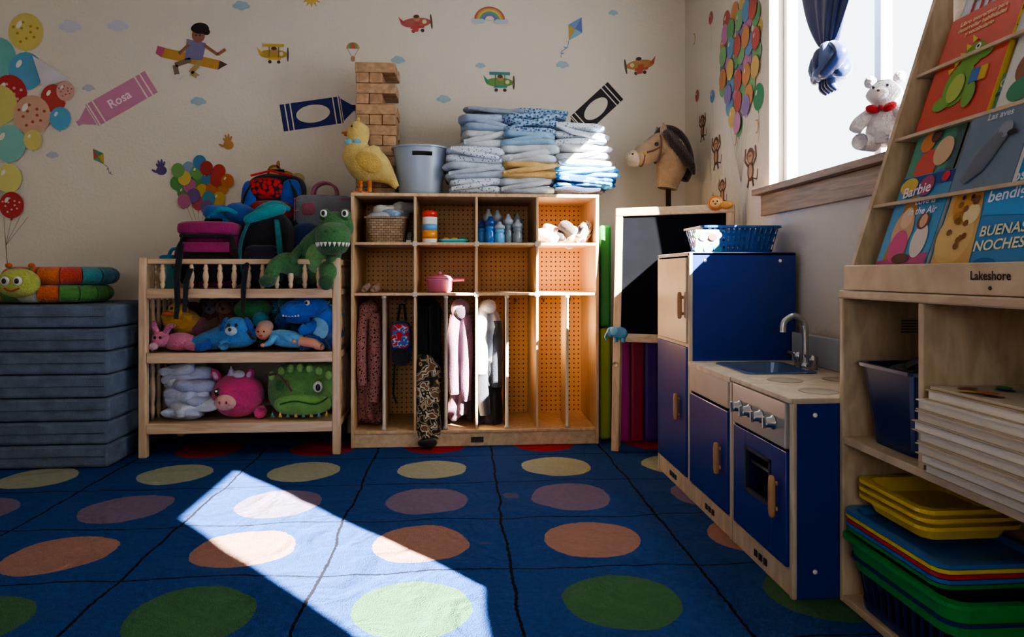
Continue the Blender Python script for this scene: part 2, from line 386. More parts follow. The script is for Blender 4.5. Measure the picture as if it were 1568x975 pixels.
for x,y,h,s in ((.105,3.37,'#2a78c0',.9),(.145,3.33,'#1f68b8',1.0),(.185,3.42,'#7f94a0',1.3),(.19,3.32,'#58a8d8',.8),(.235,3.36,'#6a7880',1.1),(.28,3.34,'#7a8488',.9),(.285,3.42,'#5a6874',1.2),(.14,3.44,'#889aa6',1.35),(.235,3.45,'#647480',1.0)):
    c=(x,y,z1); mb.lathe([(.022,0),(.025,.005),(.025,.05*s),(.020,.06*s),(.025,.07*s),(.024,.085*s)],mat(h,.15,.06),c,16); mb.lathe([(.026,.085*s),(.026,.105*s),(.014,.115*s),(.008,.13*s),(.0,.132*s)],plas('#98a0a8' if h not in('#2a78c0','#1f68b8') else '#123c80'),c,16)
mb.obj()
mb=MB('crumpled_clothes')
for i,m in enumerate((fab('#b6ad9f'),MULTI,fab('#3a2c28'),fab('#a89884'),MULTI)): mb.se((.43+.045*i,3.35+.02*(i%2),z1+.035+.012*(i%3)),(.06,.06,.035),m,(.8,.8),(.2*i,.3,i),.25,16)
mb.obj()
mb=MB('knit_booties')
for i in (0,1): mb.sm_tube([(-.46+.045*i,3.30,z2+.014),(-.455+.045*i,3.33,z2+.02),(-.45+.045*i,3.355,z2+.022),(-.45+.045*i,3.36,z2+.045)],[.012,.017,.017,.013],fab('#8c6f5e'),10)
mb.obj()
mb=MB('toy_cooking_pot'); c=(-.10,3.35,z2); PK=plas('#b8647c')
mb.lathe([(.05,0),(.06,.01),(.063,.055),(.067,.06),(.067,.066),(.06,.066),(.056,.012),(0,.01)],PK,c)
mb.lathe([(.066,.066),(.05,.08),(.02,.086),(0,.086)],PK,c); mb.se((-.10,3.35,z2+.094),.01,PK)
mb.tube([(-.035,3.35,z2+.06),(.02,3.33,z2+.062)],[.009,.007],PK); mb.obj()
def garment(mb,cx,cy,zt,zb,w0,w1,d,m,folds=5,amp=.18,bend=.02,seed=0,m2=None,split=.5):
    n=48;K=34
    for part in ((0,1,m),) if m2 is None else ((0,split,m),(split,1,m2)):
        loops=[]
        for k in range(K+1):
            t=part[0]+(part[1]-part[0])*k/K
            w=(w0+(w1-w0)*t)*min(1,.3+4*t)*.5; dd=d*.5*min(1,.4+3*t)
            z=zt+(zb-zt)*t; ox=cx+bend*math.sin(t*5+seed)
            lp=[]
            for i in range(n):
                a=2*pi*i/n; q=1+amp*(math.sin(folds*a+seed+1.8*t)+.9*noise.noise(Vector((math.cos(a)*2,t*7,seed+math.sin(a)*2)))+.5*noise.noise(Vector((math.cos(a)*5,t*16,seed+math.sin(a)*5))))
                lp.append((ox+w*q*math.cos(a),cy+dd*q*math.sin(a),z+.02*math.sin(3*a+seed)*t))
            loops.append(lp)
        mb.loft(loops,part[2],True,True,None,True)
mb=MB('leopard_jacket'); garment(mb,-.437,3.40,.70,.12,.09,.11,.12,LEOP,5,.16,.01,1)
mb.sm_tube([(-.465,3.36,.64),(-.475,3.33,.5),(-.472,3.32,.36),(-.468,3.32,.3)],[.024,.026,.024,.022],LEOP); mb.sm_tube([(-.415,3.35,.64),(-.405,3.32,.45),(-.41,3.32,.3),(-.415,3.31,.22)],[.028,.03,.026,.024],LEOP); mb.se((-.44,3.37,.66),(.045,.045,.045),LEOP,(.8,.8),(0,0,0),.2,12); mb.obj()
mb=MB('small_backpack'); mb.se((-.29,3.40,.49),(.05,.05,.11),fab('#1c3c86'),(.6,.6)); mb.se((-.29,3.35,.53),(.045,.022,.06),ramp_tex('hero_print','noise',40,[(0,'#c22a2a'),(.45,'#2a62b8'),(.55,'#c8c2bc'),(.6,'#c22a2a')]),(.5,.5)); mb.se((-.29,3.36,.43),(.045,.025,.04),fab('#22262e'),(.6,.6))
mb.tube([(-.31,3.42,.60),(-.30,3.44,.68),(-.28,3.44,.68),(-.27,3.42,.60)],.007,fab('#16181c')); 
mb.tube([(-.32,3.36,.40),(-.325,3.35,.25),(-.31,3.36,.2)],.006,fab('#16181c')); mb.obj()
mb=MB('hooded_jacket'); garment(mb,-.158,3.47,.715,.36,.12,.13,.12,fab('#0f0f12'),4,.15,.004,3); 
mb.sm_tube([(-.185,3.40,.68),(-.19,3.38,.5),(-.185,3.39,.42)],[.022,.026,.022],fab('#121215')); mb.sm_tube([(-.13,3.40,.68),(-.125,3.38,.5),(-.13,3.39,.42)],[.024,.026,.022],fab('#121215')); mb.se((-.158,3.43,.69),(.045,.045,.032),fab('#121215'),(.8,.8),amp=.2); mb.obj()
mb=MB('camo_pants'); 
mb.sm_tube([(-.175,3.35,.43),(-.18,3.31,.34),(-.17,3.29,.22),(-.175,3.275,.12),(-.165,3.24,.05)],[.034,.043,.041,.036,.028],CAMO); mb.sm_tube([(-.135,3.35,.42),(-.13,3.32,.32),(-.135,3.30,.2),(-.125,3.27,.1),(-.13,3.25,.06)],[.034,.04,.038,.034,.028],CAMO)
mb.se((-.155,3.225,.04),(.045,.03,.018),fab('#121214'),(.8,.8)); mb.obj()
mb=MB('mauve_coat'); MV=fab('#7e6072'); garment(mb,0.0,3.40,.70,.13,.085,.105,.12,MV,4,.18,.008,5)
mb.sm_tube([(-.025,3.35,.63),(-.04,3.32,.48),(-.035,3.32,.32),(-.03,3.32,.25)],[.025,.028,.026,.022],fab('#725462')); mb.sm_tube([(.03,3.35,.63),(.035,3.33,.46),(.028,3.32,.3),(.035,3.33,.22)],[.025,.028,.025,.022],MV); mb.se((.0,3.37,.66),(.045,.05,.05),fab('#907482'),(.8,.8),(0,0,0),.2,12); mb.se((.0,3.325,.645),(.026,.02,.032),fab('#33242c')); mb.obj()
mb=MB('two_tone_parka'); garment(mb,.145,3.40,.69,.10,.10,.12,.13,fab('#a9aeb8'),5,.14,.006,7,fab('#1d2026'),.5)
mb.sm_tube([(.11,3.35,.66),(.10,3.31,.54),(.105,3.31,.42),(.105,3.31,.34)],[.025,.028,.028,.024],fab('#b4b8c0')); mb.sm_tube([(.175,3.36,.6),(.18,3.34,.45),(.175,3.33,.28)],[.024,.028,.024],fab('#23262d')); mb.sm_tube([(.105,3.31,.35),(.11,3.31,.24),(.12,3.31,.15)],[.026,.03,.026],fab('#30333c')); mb.se((.13,3.36,.67),(.045,.045,.035),fab('#b4b8c0'),amp=.2); mb.obj()
# --- on top of the locker
mb=MB('tumbling_block_tower'); h=.0525; W=.2; c0=(-.425,3.575)
for k in range(13):
    for j in range(3):
        if (k,j) in ((9,2),(6,1),(4,2),(11,2),(5,0)): continue
        o=(j-1)*W/3; jt=random.uniform(-.0035,.0035); z=ct+k*h
        if k%2==0: mb.box(c0[0]-W/2+jt,c0[0]+W/2+jt,c0[1]+o-W/6+.001,c0[1]+o+W/6-.001,z,z+h-.001,BLOCKW,.004)
        else: mb.box(c0[0]+o-W/6+.001,c0[0]+o+W/6-.001,c0[1]-W/2+jt,c0[1]+W/2+jt,z,z+h-.001,BLOCKW,.004)
mb.obj()
mb=MB('duck_plush',Matrix.Translation((-.006,0,0))@scl(-.45,3.36,1.215,.95)); YD=plush('#cfb468'); D=3.36
mb.sm_tube([(-.295,D,1.255),(-.33,D,1.30),(-.385,D,1.345),(-.44,D,1.375),(-.488,D,1.42),(-.497,D,1.475),(-.492,D,1.52),(-.492,D,1.565),(-.49,D,1.592)],[.014,.035,.075,.102,.086,.055,.058,.05,.01],YD,20)
mb.se((-.425,D-.085,1.37),(.075,.02,.05),plush('#bfa050'),(1,1),(0,.5,0)); mb.se((-.545,D-.01,1.53),(.03,.018,.008),plush('#c8742a')); mb.se((-.54,D-.01,1.518),(.022,.015,.006),plush('#b0621e'))
mb.se((-.515,D-.047,1.555),.006,plas('#101010')); mb.se((-.495,D,1.482),(.052,.052,.01),fab('#6fa4b4')); mb.se((-.53,D-.045,1.478),(.022,.01,.015),fab('#6fa4b4')); mb.se((-.49,D-.05,1.478),(.022,.01,.015),fab('#6fa4b4'))
for dx in (-.02,.025):
    mb.tube([(-.455+dx,D-.02,1.31),(-.455+dx,D-.03,1.225)],.011,plush('#c8742a'))
    for a in (-.6,0,.6): mb.tube([(-.455+dx,D-.02,1.222),(-.455+dx-.045*math.cos(a),D-.03-.045*math.sin(a)-.01,1.221)],[.009,.006],plush('#c8742a'),8)
mb.se((-.49,D,1.6),(.008,.006,.014),YD); mb.obj()
mb=MB('plastic_laundry_tub'); TB=plas('#93a0b0'); NN=48; cc=(-.20,3.43)
def circ(r,z,e=1): return [(cc[0]+r*math.cos(2*pi*i/NN),cc[1]+r*.85*math.sin(2*pi*i/NN),z) for i in range(NN)]
mb.loft([circ(.10+.032*(k/10)**.8,ct+.235*k/10) for k in range(11)],TB,True,False,lambda k,i: k==8 and 34<=i<=39,True)
mb.loft([circ(.132,ct+.235),circ(.142,ct+.235),circ(.142,ct+.243),circ(.129,ct+.245)],TB,False,False,None,False)
mb.loft([circ(.097+.032*(k/10)**.8,ct+.004+.235*k/10) for k in range(10,-1,-1)],TB,False,True,lambda k,i: k==1 and 34<=i<=39,True)
mb.se((cc[0],cc[1],ct+.15),(.11,.085,.078),fab('#1c2028'),(.6,.9),amp=.08)  # dark fill added so the handle slot reads as shaded inside
mb.obj()
mb=MB('folded_blankets')
LB='#93a8be'
def blanket(x0,x1,z0,z1,m,n=2,y=3.45,d=.30,rz=0):
    h=(z1-z0)/n; rz=rz or random.uniform(-.08,.08)
    for k in range(n):
        j=random.uniform(-.012,.012)
        mb.se(((x0+x1)/2+j,y+j,z0+h*(k+.5)),((x1-x0)/2+.004,d/2,h*.60),m,(.6,.36),(random.uniform(-.03,.03),random.uniform(-.06,.06),rz+j*2),.08,12,48,16)
    f=random.choice((-1,1)); xm=(x0+x1)/2; w=(x1-x0)/2-.02
    mb.sm_tube([(xm-f*w,y-d/2+.014,z0+h*.55),(xm-f*w*.3,y-d/2-.002,z0+h*n*.42),(xm+f*w*.4,y-d/2-.002,z0+h*n*.58),(xm+f*w,y-d/2+.012,z1-h*.4)],[h*.25,h*.34,h*.34,h*.24],m,10)
blanket(-.06,.20,1.221,1.30,DOTW); blanket(-.075,.22,1.295,1.375,fab('#b4c0cc')); blanket(-.065,.21,1.37,1.455,DOTW); blanket(.0,.23,1.45,1.54,fab('#c2c6ca'),2,3.46,.28); blanket(.01,.25,1.53,1.61,fab(LB),2,3.47)
blanket(.18,.46,1.221,1.305,fab('#b0b8c0')); blanket(.19,.49,1.30,1.375,fab('#cca866'),2,3.42); blanket(.22,.5,1.37,1.465,fab('#c8ccd0')); blanket(.20,.47,1.455,1.53,fab('#86a8c0')); blanket(.21,.48,1.52,1.62,DOTB,3)
blanket(.44,.70,1.221,1.262,fab('#10152c'),1,3.43); blanket(.45,.755,1.255,1.305,ramp_tex('ocean_print_cloth','noise',14,[(0,'#0c3c78'),(.45,'#1c78b8'),(.55,'#58b0d8'),(.62,'#0f4f94')]),2,3.42,.31,.05); blanket(.45,.77,1.30,1.36,fab('#3a90c4'),2,3.42); blanket(.46,.74,1.355,1.465,fab('#c4c6c8'),3,3.44); blanket(.45,.73,1.46,1.575,DOTW,3,3.45)
blanket(.02,.33,1.605,1.66,fab('#8894a2'),2,3.49,.26); blanket(.25,.54,1.605,1.655,DOTB,2,3.5,.26)
mb.obj()
# ---------------------------------------------------------------- pine shelf with rail (changing-table style)
sx0,sx1,sy0,sy1=-1.43,-.545,3.15,3.60
mb=MB('pine_changing_table'); p=.036
for x in (sx0,sx1-p):
    for y in (sy0,sy1-p): mb.box(x,x+p,y,y+p,FZ,.905,PINEV,.006)
for z0,z1_ in ((.735,.762),(.445,.475),(.13,.16)):
    mb.box(sx0+.006,sx1-.006,sy0+.006,sy1-.006,z0,z1_,PINE,.004); mb.box(sx0+p,sx1-p,sy0-.002,sy0+.018,z0-.012,z1_+.004,PINE,.004)
mb.box(sx0+p,sx1-p,sy0+.008,sy0+.028,.876,.90,PINE,.005); mb.box(sx0+p,sx1-p,sy1-.032,sy1-.008,.872,.90,PINE,.005)
for x in (sx0+.008,sx1-.034): mb.box(x,x+.026,sy0+p,sy1-p,.872,.90,PINE,.005)
def spindle(x,y,z0,z1):
    H=z1-z0; pr=[(.006,0),(.009,.1),(.012,.2),(.008,.27),(.011,.33),(.014,.5),(.011,.67),(.008,.73),(.012,.8),(.009,.9),(.006,1)]
    mb.lathe([(r,t*H) for r,t in pr],PINEV,(x,y,z0),10)
n=13
for i in range(1,n): spindle(sx0+p+(sx1-sx0-2*p)*i/n,sy0+.02,.762,.878)
for i in range(1,6):
    y=sy0+p+(sy1-sy0-2*p)*i/6
    for x in (sx0+.021,sx1-.021):
        spindle(x,y,.762,.874); spindle(x,y,.475,.735); spindle(x,y,.16,.445)
mb.obj()
mb=MB('gray_floor_cushion'); mb.se((-.95,3.66,.055),(.42,.05,.04),fab('#5a606a'),(.4,.3)); mb.obj()
dz=.765
def backpack(name,c,w,d,h,col,col2,rot=(0,0,0),colp=None):
    M=Matrix.Translation(c)@Euler(rot).to_matrix().to_4x4(); mb=MB(name,M)
    mb.se((0,0,h/2),(w/2,d/2,h/2),fab(col),(.5,.5),(0,0,0),.05,10,36,20)
    mb.se((0,-d*.42,h*.33),(w*.4,d*.25,h*.24),fab(colp or col2),(.5,.45),(0,0,0),.05,10)
    P=[(w*.46*sp(math.cos(a),.6),-d*.22,h*.5+h*.46*sp(math.sin(a),.6)) for a in [pi*k/14-.2 for k in range(17)]]
    mb.tube(P,.006,fab(col2),6); mb.tube([(x*.8,-d*.62,h*.46) for x in (-w*.45,0,w*.45)],.004,fab('#101014'),6)
    mb.tube([(-w*.14,0,h*.97),(-w*.12,0,h*1.08),(w*.12,0,h*1.08),(w*.14,0,h*.97)],.008,fab(col2),8)
    for sx in (-1,1): mb.sm_tube([(sx*w*.3,-d*.45,h*.88),(sx*w*.42,-d*.66,h*.6),(sx*w*.45,-d*.6,h*.3),(sx*w*.4,-d*.4,h*.08)],[.012,.014,.012,.008],fab(col2),8,4,.4)
    return mb
m_=backpack('magenta_backpack',(-1.165,3.33,dz),.29,.2,.30,'#7c1850','#0d0b10',(0,0,.1),'#15121a'); 
m_.se((0,-.06,.275),(.135,.085,.035),fab('#8a1c58'),(.5,.5)); m_.box(-.11,.11,-.152,-.14,.232,.246,fab('#0c0c10'),.003); m_.box(-.1,.1,-.15,-.135,.165,.21,fab('#8a1c58'),.006)
m_.tube([(-.1,-.16,.2),(-.1,-.22,.05),(-.095,-.225,-.06),(-.1,-.23,-.13)],[.014,.014,.012,.01],fab('#101116'),8,.4); m_.tube([(-.06,-.15,.1),(-.06,-.225,.03),(-.065,-.23,-.1)],[.014,.012,.01],fab('#101116'),8,.4); m_.obj()
m_=MB('pool_bag_pile')
for c,r,h,rt in (((-1.12,3.44,1.11),(.12,.09,.045),'#1f5ca0',(0,.2,.2)),((-1.18,3.42,1.08),(.08,.07,.035),'#3080b4',(0,-.3,0)),((-1.05,3.42,1.12),(.08,.08,.05),'#184a90',(0,.4,0)),((-1.28,3.48,.95),(.08,.08,.12),'#101116',(0,0,0)),((-1.0,3.46,.93),(.16,.1,.16),'#101218',(0,0,0)),((-.78,3.47,.93),(.18,.1,.16),'#14161e',(0,0,0)),((-.74,3.40,.98),(.09,.07,.1),'#162a58',(0,.2,0)),((-.80,3.40,.86),(.08,.07,.08),'#0d1226',(0,0,0))):
    m_.se(c,r,fab(h),(.7,.7),rt,.18,10)
m_.sm_tube([(-1.2,3.36,1.10),(-1.13,3.34,1.14),(-1.05,3.35,1.11),(-1.01,3.36,1.05)],[.010,.012,.010,.008],fab('#2a90b0'),8); m_.sm_tube([(-1.0,3.34,1.06),(-.95,3.31,1.13),(-.88,3.33,1.16),(-.82,3.36,1.14)],[.014,.02,.022,.014],fab('#1b8088'),10); m_.obj()
m_=backpack('superhero_backpack',(-.93,3.50,1.0),.30,.14,.33,'#101728','#0c0c10',(-.1,0,0),'#8c1a18')
WEB=ramp_tex('web_print','vor',50,[(0,'#c02a22'),(.5,'#8c1a18'),(.62,'#12182c')])
m_.se((-.03,-.05,.25),(.09,.04,.055),WEB,(.7,.7)); m_.se((.09,-.05,.19),(.05,.035,.11),fab('#1d4a9c'),(.7,.7)); m_.se((-.11,-.05,.17),(.04,.035,.12),fab('#1d4a9c'),(.7,.7)); m_.tube([(-.1,-.08,.31),(0,-.1,.33),(.1,-.08,.31)],.006,fab('#c02a22'),6); m_.obj()
m_=backpack('teal_trim_backpack',(-.905,3.32,dz),.21,.17,.36,'#101118','#15646a',(0,0,-.1),'#16162a'); 
m_.se((.0,-.05,.345),(.1,.05,.028),fab('#1b888c'),(.7,.7),(0,-.35,0),.1); m_.tube([(-.04,-.15,.15),(-.04,-.20,.02),(-.04,-.205,-.11)],[.012,.012,.01],fab('#101116'),8,.4); m_.obj()
mb=MB('gray_handbag'); mb.se((-.67,3.46,1.13),(.145,.06,.095),fab('#6a6c72'),(.4,.4),(0,0,0),.04); mb.tube([(-.81,3.405,1.14),(-.53,3.405,1.14)],.004,fab('#8c4a5c'),6); mb.tube([(-.81,3.41,1.06),(-.81,3.41,1.2),(-.53,3.41,1.2),(-.53,3.41,1.06)],.004,fab('#8c4a5c'),6)
for y in (3.43,3.49): mb.sm_tube([(-.73,y,1.20),(-.72,y,1.26),(-.67,y,1.285),(-.62,y,1.26),(-.61,y,1.20)],[.006]*5,fab('#8a4a5c'),8)
mb.se((-.74,3.40,1.15),(.03,.008,.03),fab('#8a4a5c'),(.4,.4)); mb.obj()
mb=MB('toddler_cup'); c=(-1.345,3.27,dz-.003); mb.lathe([(.03,0),(.035,.01),(.038,.11),(.038,.125)],mat('#4a9090',.2),c); mb.lathe([(.04,.125),(.041,.15),(.03,.158),(0,.158)],plas('#1c6c8c'),c); mb.sm_tube([(-1.345,3.27,.92),(-1.33,3.27,.945),(-1.30,3.27,.95)],[.008,.008,.006],plas('#1c6c8c'),8)
mb.sm_tube([(-1.31,3.24,.87),(-1.285,3.22,.86),(-1.285,3.22,.81),(-1.31,3.24,.8)],[.006]*4,plas('#c86a2a'),8); mb.obj()
# T-rex plush
mb=MB('dinosaur_plush'); G=plush('#3a6a3a'); GD=plush('#28502c')
mb.sm_tube([(-.90,3.30,.80),(-.82,3.30,.83),(-.72,3.28,.86),(-.66,3.26,.93),(-.61,3.24,1.00),(-.575,3.22,1.06),(-.56,3.20,1.09)],[.012,.04,.085,.10,.08,.065,.03],G,18)
mb.se((-.57,3.20,1.05),(.078,.08,.07),G); mb.se((-.572,3.13,1.00),(.078,.085,.065),G,(.85,.9),(.25,0,0)); mb.se((-.572,3.125,.95),(.066,.078,.032),GD,(.9,.9),(.15,0,0))
for i in range(11):
    a=pi+pi*(i+.5)/11; x=-.572+.07*math.cos(a); y=3.13+.084*math.sin(a)
    mb.lathe([(.0085,0),(.0045,-.011),(.0008,-.02)],plas('#ddd8ca'),(x,y,.972),8)
for sx in (-1,1):
    mb.se((-.568+sx*.045,3.155,1.10),(.026,.026,.028),G); mb.se((-.568+sx*.047,3.132,1.105),(.016,.01,.017),plas('#d8d8d0')); mb.se((-.568+sx*.047,3.123,1.105),(.008,.004,.011),plas('#0a0a0a')); mb.se((-.572+sx*.02,3.050,1.02),(.006,.004,.005),GD)
mb.se((-.655,3.19,.91),(.055,.04,.075),plush('#6a9a58'))
for sx,x in ((-1,-.73),(1,-.60)): mb.sm_tube([(x,3.2,.95),(x+sx*.02,3.15,.91),(x+sx*.01,3.12,.89)],[.022,.02,.014],G,10)
mb.sm_tube([(-.74,3.24,.86),(-.79,3.17,.88),(-.83,3.13,.86),(-.85,3.12,.80)],[.055,.05,.035,.028],G,12); mb.se((-.855,3.105,.80),(.035,.05,.028),GD)
mb.sm_tube([(-.62,3.24,.84),(-.60,3.17,.85),(-.60,3.12,.80)],[.055,.045,.03],G,12); mb.se((-.60,3.11,.795),(.034,.03,.036),GD)
for i in range(6): mb.se((-.86+.055*i,3.31,.86+.045*i),(.012,.008,.02),plush('#98a850'))
mb.obj()
# middle shelf toys
mz=.478
def eye(mb,x,y,z,r=.007): mb.se((x,y,z),(r,r*.6,r),plas('#0c0c0c'),nu=10,nv=8)
def critter(name,x,y,z,s,h1,h2,ears=1,rz=0):
    mb=MB(name,Matrix.Translation((x,y,z))@Euler((0,0,rz)).to_matrix().to_4x4()@Matrix.Scale(s,4)); A=plush(h1); B=plush(h2)
    mb.sm_tube([(0,.02,.01),(0,.01,.06),(0,0,.12),(0,-.01,.16),(0,-.015,.20),(0,-.01,.235)],[.05,.075,.06,.045,.058,.02],A,18)
    mb.se((0,-.065,.185),(.028,.022,.02),B); mb.se((0,-.055,.07),(.045,.03,.05),B); eye(mb,0,-.087,.19,.007)
    for q in (-1,1):
        mb.se((q*.05,-.005,.235 if ears else .19),(.022,.012,.022 if ears==1 else .045),A,(1,1),(0,q*.4,0)); eye(mb,q*.024,-.066,.21)
        mb.sm_tube([(q*.04,-.02,.13),(q*.085,-.05,.10),(q*.10,-.07,.07)],[.024,.022,.02],A,10); mb.sm_tube([(q*.04,-.02,.03),(q*.06,-.09,.025),(q*.065,-.115,.03)],[.032,.028,.03],A,10)
    mb.obj()
mb=MB('yellow_bird_plush'); Y=plush('#c2922a'); mb.sm_tube([(-1.22,3.33,.60),(-1.27,3.31,.615),(-1.33,3.3,.62),(-1.37,3.3,.63),(-1.39,3.3,.63)],[.015,.05,.052,.035,.01],Y); mb.se((-1.30,3.26,.665),(.045,.035,.035),Y); mb.se((-1.33,3.22,.65),(.025,.02,.01),plush('#c05a22')); eye(mb,-1.315,3.226,.675); mb.se((-1.25,3.25,.63),(.03,.03,.02),Y,(1,1),(0,.6,0)); mb.se((-1.30,3.33,.575),(.07,.05,.03),Y); mb.obj()
mb=MB('pink_bunny_plush'); P=plush('#c06c88'); mb.se((-1.29,3.25,.52),(.08,.05,.042),P,amp=.05); mb.se((-1.36,3.22,.535),(.04,.036,.036),P); mb.sm_tube([(-1.37,3.22,.56),(-1.385,3.21,.59),(-1.38,3.20,.62)],[.012,.014,.006],P,10); mb.sm_tube([(-1.34,3.22,.56),(-1.32,3.21,.59),(-1.29,3.2,.60)],[.012,.014,.006],P,10); eye(mb,-1.372,3.187,.545); eye(mb,-1.348,3.185,.545)
mb.sm_tube([(-1.25,3.22,.51),(-1.21,3.20,.50),(-1.19,3.19,.495)],[.02,.018,.014],P,10); mb.se((-1.40+.02,3.19,.505),(.02,.02,.018),plush('#c99aa8')); mb.obj()
critter('teddy_bear_plush',-1.11,3.38,.482,.98,'#5a4032','#8a6850'); critter('turtle_plush',-.985,3.37,.485,.95,'#245c38','#3a7a48',1,.2)
critter('gray_elephant_plush',-1.20,3.45,.482,.95,'#5a5660','#7a7480'); critter('red_monster_plush',-1.31,3.48,.482,.9,'#7a3034','#a4584e')
critter('teal_bear_plush',-.875,3.42,.482,.98,'#1f6680','#3a90a8',1,-.2)
mb=MB('turtle_shell_plush'); mb.se((-.985,3.33,.665),(.088,.07,.055),plush('#2f7842'),amp=.05); mb.obj()
# blue spiny dinosaur plush, sitting, head turned left
mb=MB('blue_dinosaur_plush'); B=plush('#2158ac'); B2=plush('#163f86')
mb.sm_tube([(-.64,3.34,.48+.04),(-.64,3.33,.55),(-.645,3.31,.60),(-.65,3.28,.645),(-.66,3.26,.67)],[.07,.088,.075,.058,.04],B,18)
mb.sm_tube([(-.63,3.27,.675),(-.67,3.25,.685),(-.73,3.23,.675),(-.79,3.22,.665),(-.825,3.215,.66)],[.02,.052,.05,.038,.018],B,18)
mb.sm_tube([(-.70,3.23,.635),(-.75,3.22,.625),(-.80,3.215,.625)],[.03,.024,.012],B2,12)
for i in range(6): mb.lathe([(.005,0),(.0005,.014)],plas('#d8dce0'),(-.74-.014*i,3.19+.002*i,.637),6)
for i in range(8):
    a=i/7; mb.lathe([(.016,0),(.010,.016),(.001,.034)],plush('#5a9ccc'),(0,0,0),8,Matrix.Translation((-.72+.14*a,3.255+.05*a,.715-.07*a*a-.01))@Euler((0,.2+1.1*a,0)).to_matrix().to_4x4())
mb.se((-.70,3.19,.70),(.013,.008,.013),plas('#d8d8d0')); eye(mb,-.703,3.183,.70,.007)
mb.sm_tube([(-.67,3.25,.60),(-.71,3.21,.575),(-.735,3.20,.59)],[.03,.026,.02],B,10); mb.sm_tube([(-.66,3.27,.53),(-.70,3.22,.515),(-.74,3.20,.505)],[.045,.036,.028],B2,12); mb.sm_tube([(-.61,3.28,.53),(-.595,3.22,.515),(-.61,3.20,.505)],[.035,.028,.024],B2,12)
mb.se((-.66,3.245,.575),(.045,.03,.06),plush('#7ab0d4'))
mb.obj()
mb=MB('blue_puppy_plush',scl(-1.1,3.24,.478,1.12,1,1.15)); B=plush('#3a7ab0'); mb.sm_tube([(-1.23,3.24,.50),(-1.17,3.24,.515),(-1.08,3.24,.535),(-1.0,3.23,.54),(-.97,3.22,.55)],[.02,.035,.048,.045,.03],B); mb.se((-1.03,3.21,.575),(.05,.042,.04),B); mb.se((-1.04,3.17,.562),(.024,.018,.018),plush('#b8c4cc')); eye(mb,-1.04,3.152,.568); eye(mb,-1.05,3.172,.585); eye(mb,-1.02,3.17,.585)
for s in (-1,1): mb.se((-1.03+s*.05,3.21,.585),(.014,.02,.032),plush('#1f4f94'),(1,1),(0,-s*.5,0))
mb.sm_tube([(-1.14,3.21,.51),(-1.16,3.19,.5),(-1.18,3.19,.5)],[.024,.02,.02],plush('#1f4f94'),10); mb.sm_tube([(-1.08,3.2,.51),(-1.07,3.19,.5)],[.022,.02],B,10); mb.obj()
mb=MB('baby_doll',scl(-.84,3.22,.49,1.08)); SK=mat('#b98066',.5); BC=fab('#5a98c0')
mb.sm_tube([(-.87,3.22,.545),(-.83,3.22,.535),(-.77,3.22,.525),(-.73,3.22,.52)],[.02,.036,.036,.028],BC,16)
mb.se((-.895,3.21,.565),(.034,.036,.038),SK); mb.se((-.893,3.217,.580),(.0355,.037,.03),fab('#a8887a'),(1,1),(0,-.3,0))
for dx in (-.012,.012): eye(mb,-.897+dx,3.175,.565,.004)
mb.se((-.898,3.172,.556),(.004,.005,.004),SK); mb.se((-.898,3.175,.546),(.008,.003,.003),flat('#b0453e')); mb.se((-.9+.034,3.21,.563),(.005,.008,.009),SK)
mb.sm_tube([(-.84,3.19,.55),(-.86,3.18,.52),(-.88,3.175,.51)],[.014,.013,.009],BC,10); mb.se((-.888,3.172,.508),(.011,.009,.009),SK); mb.sm_tube([(-.82,3.195,.55),(-.79,3.175,.535),(-.77,3.175,.525)],[.014,.012,.009],BC,10); mb.se((-.762,3.175,.522),(.011,.009,.009),SK)
for q in (0,.025): mb.sm_tube([(-.74,3.22-q,.52),(-.69,3.21-q,.515),(-.66,3.205-q,.50),(-.645,3.2-q,.498)],[.022,.02,.016,.014],SK if q else BC,10)
mb.obj()
mb=MB('plush_pile'); 
for c,r,h in (((-1.2,3.44,.62),(.06,.06,.05),'#5a2a30'),((-.9,3.47,.62),(.08,.06,.08),'#123a6c'),((-.83,3.34,.69),(.04,.05,.035),'#1c5c6c'),((-1.23,3.33,.58),(.04,.04,.05),'#7a4a58'),((-.93,3.28,.62),(.04,.035,.04),'#2f8098'),((-.83,3.30,.61),(.04,.04,.04),'#16407a'),((-.85,3.52,.54),(.26,.04,.06),'#2a2a34')): mb.se(c,r,plush(h),amp=.12)
mb.obj()
# bottom shelf
bz=.163
mb=MB('laundry_bundle')
for i in range(12): mb.se((-1.265+random.uniform(-.04,.04),3.29+random.uniform(-.04,.04),bz+.03+.018*i),(.085+random.uniform(-.01,.015),.08,.028),fab(('#aab0c0','#979cb0','#b8bcc4')[i%3]),(.7,.6),(random.uniform(-.25,.25),random.uniform(-.25,.25),i),.3,14,32,16)
mb.obj()
mb=MB('pink_cow_plush'); P=plush('#b83668'); mb.se((-1.035,3.28,bz+.105),(.115,.095,.105),P,(.95,.95),amp=.02); mb.se((-1.065,3.19,bz+.085),(.048,.03,.036),plush('#c8968a')); 
for dx in (-.015,.015): mb.se((-1.066+dx,3.161,bz+.09),(.005,.003,.007),plush('#8a2048'))
for x in (-1.105,-1.01): mb.se((x,3.205,bz+.13),(.014,.008,.018),plas('#0e0e0e')); mb.se((x-.003,3.197,bz+.136),(.005,.003,.005),plas('#ffffff'))
for s in (-1,1): mb.se((-1.055+s*.075,3.26,bz+.20),(.02,.012,.032),P,(1,1),(0,s*.5,0)); mb.se((-1.055+s*.075,3.25,bz+.20),(.011,.008,.02),plush('#c898a8'),(1,1),(0,s*.5,0))
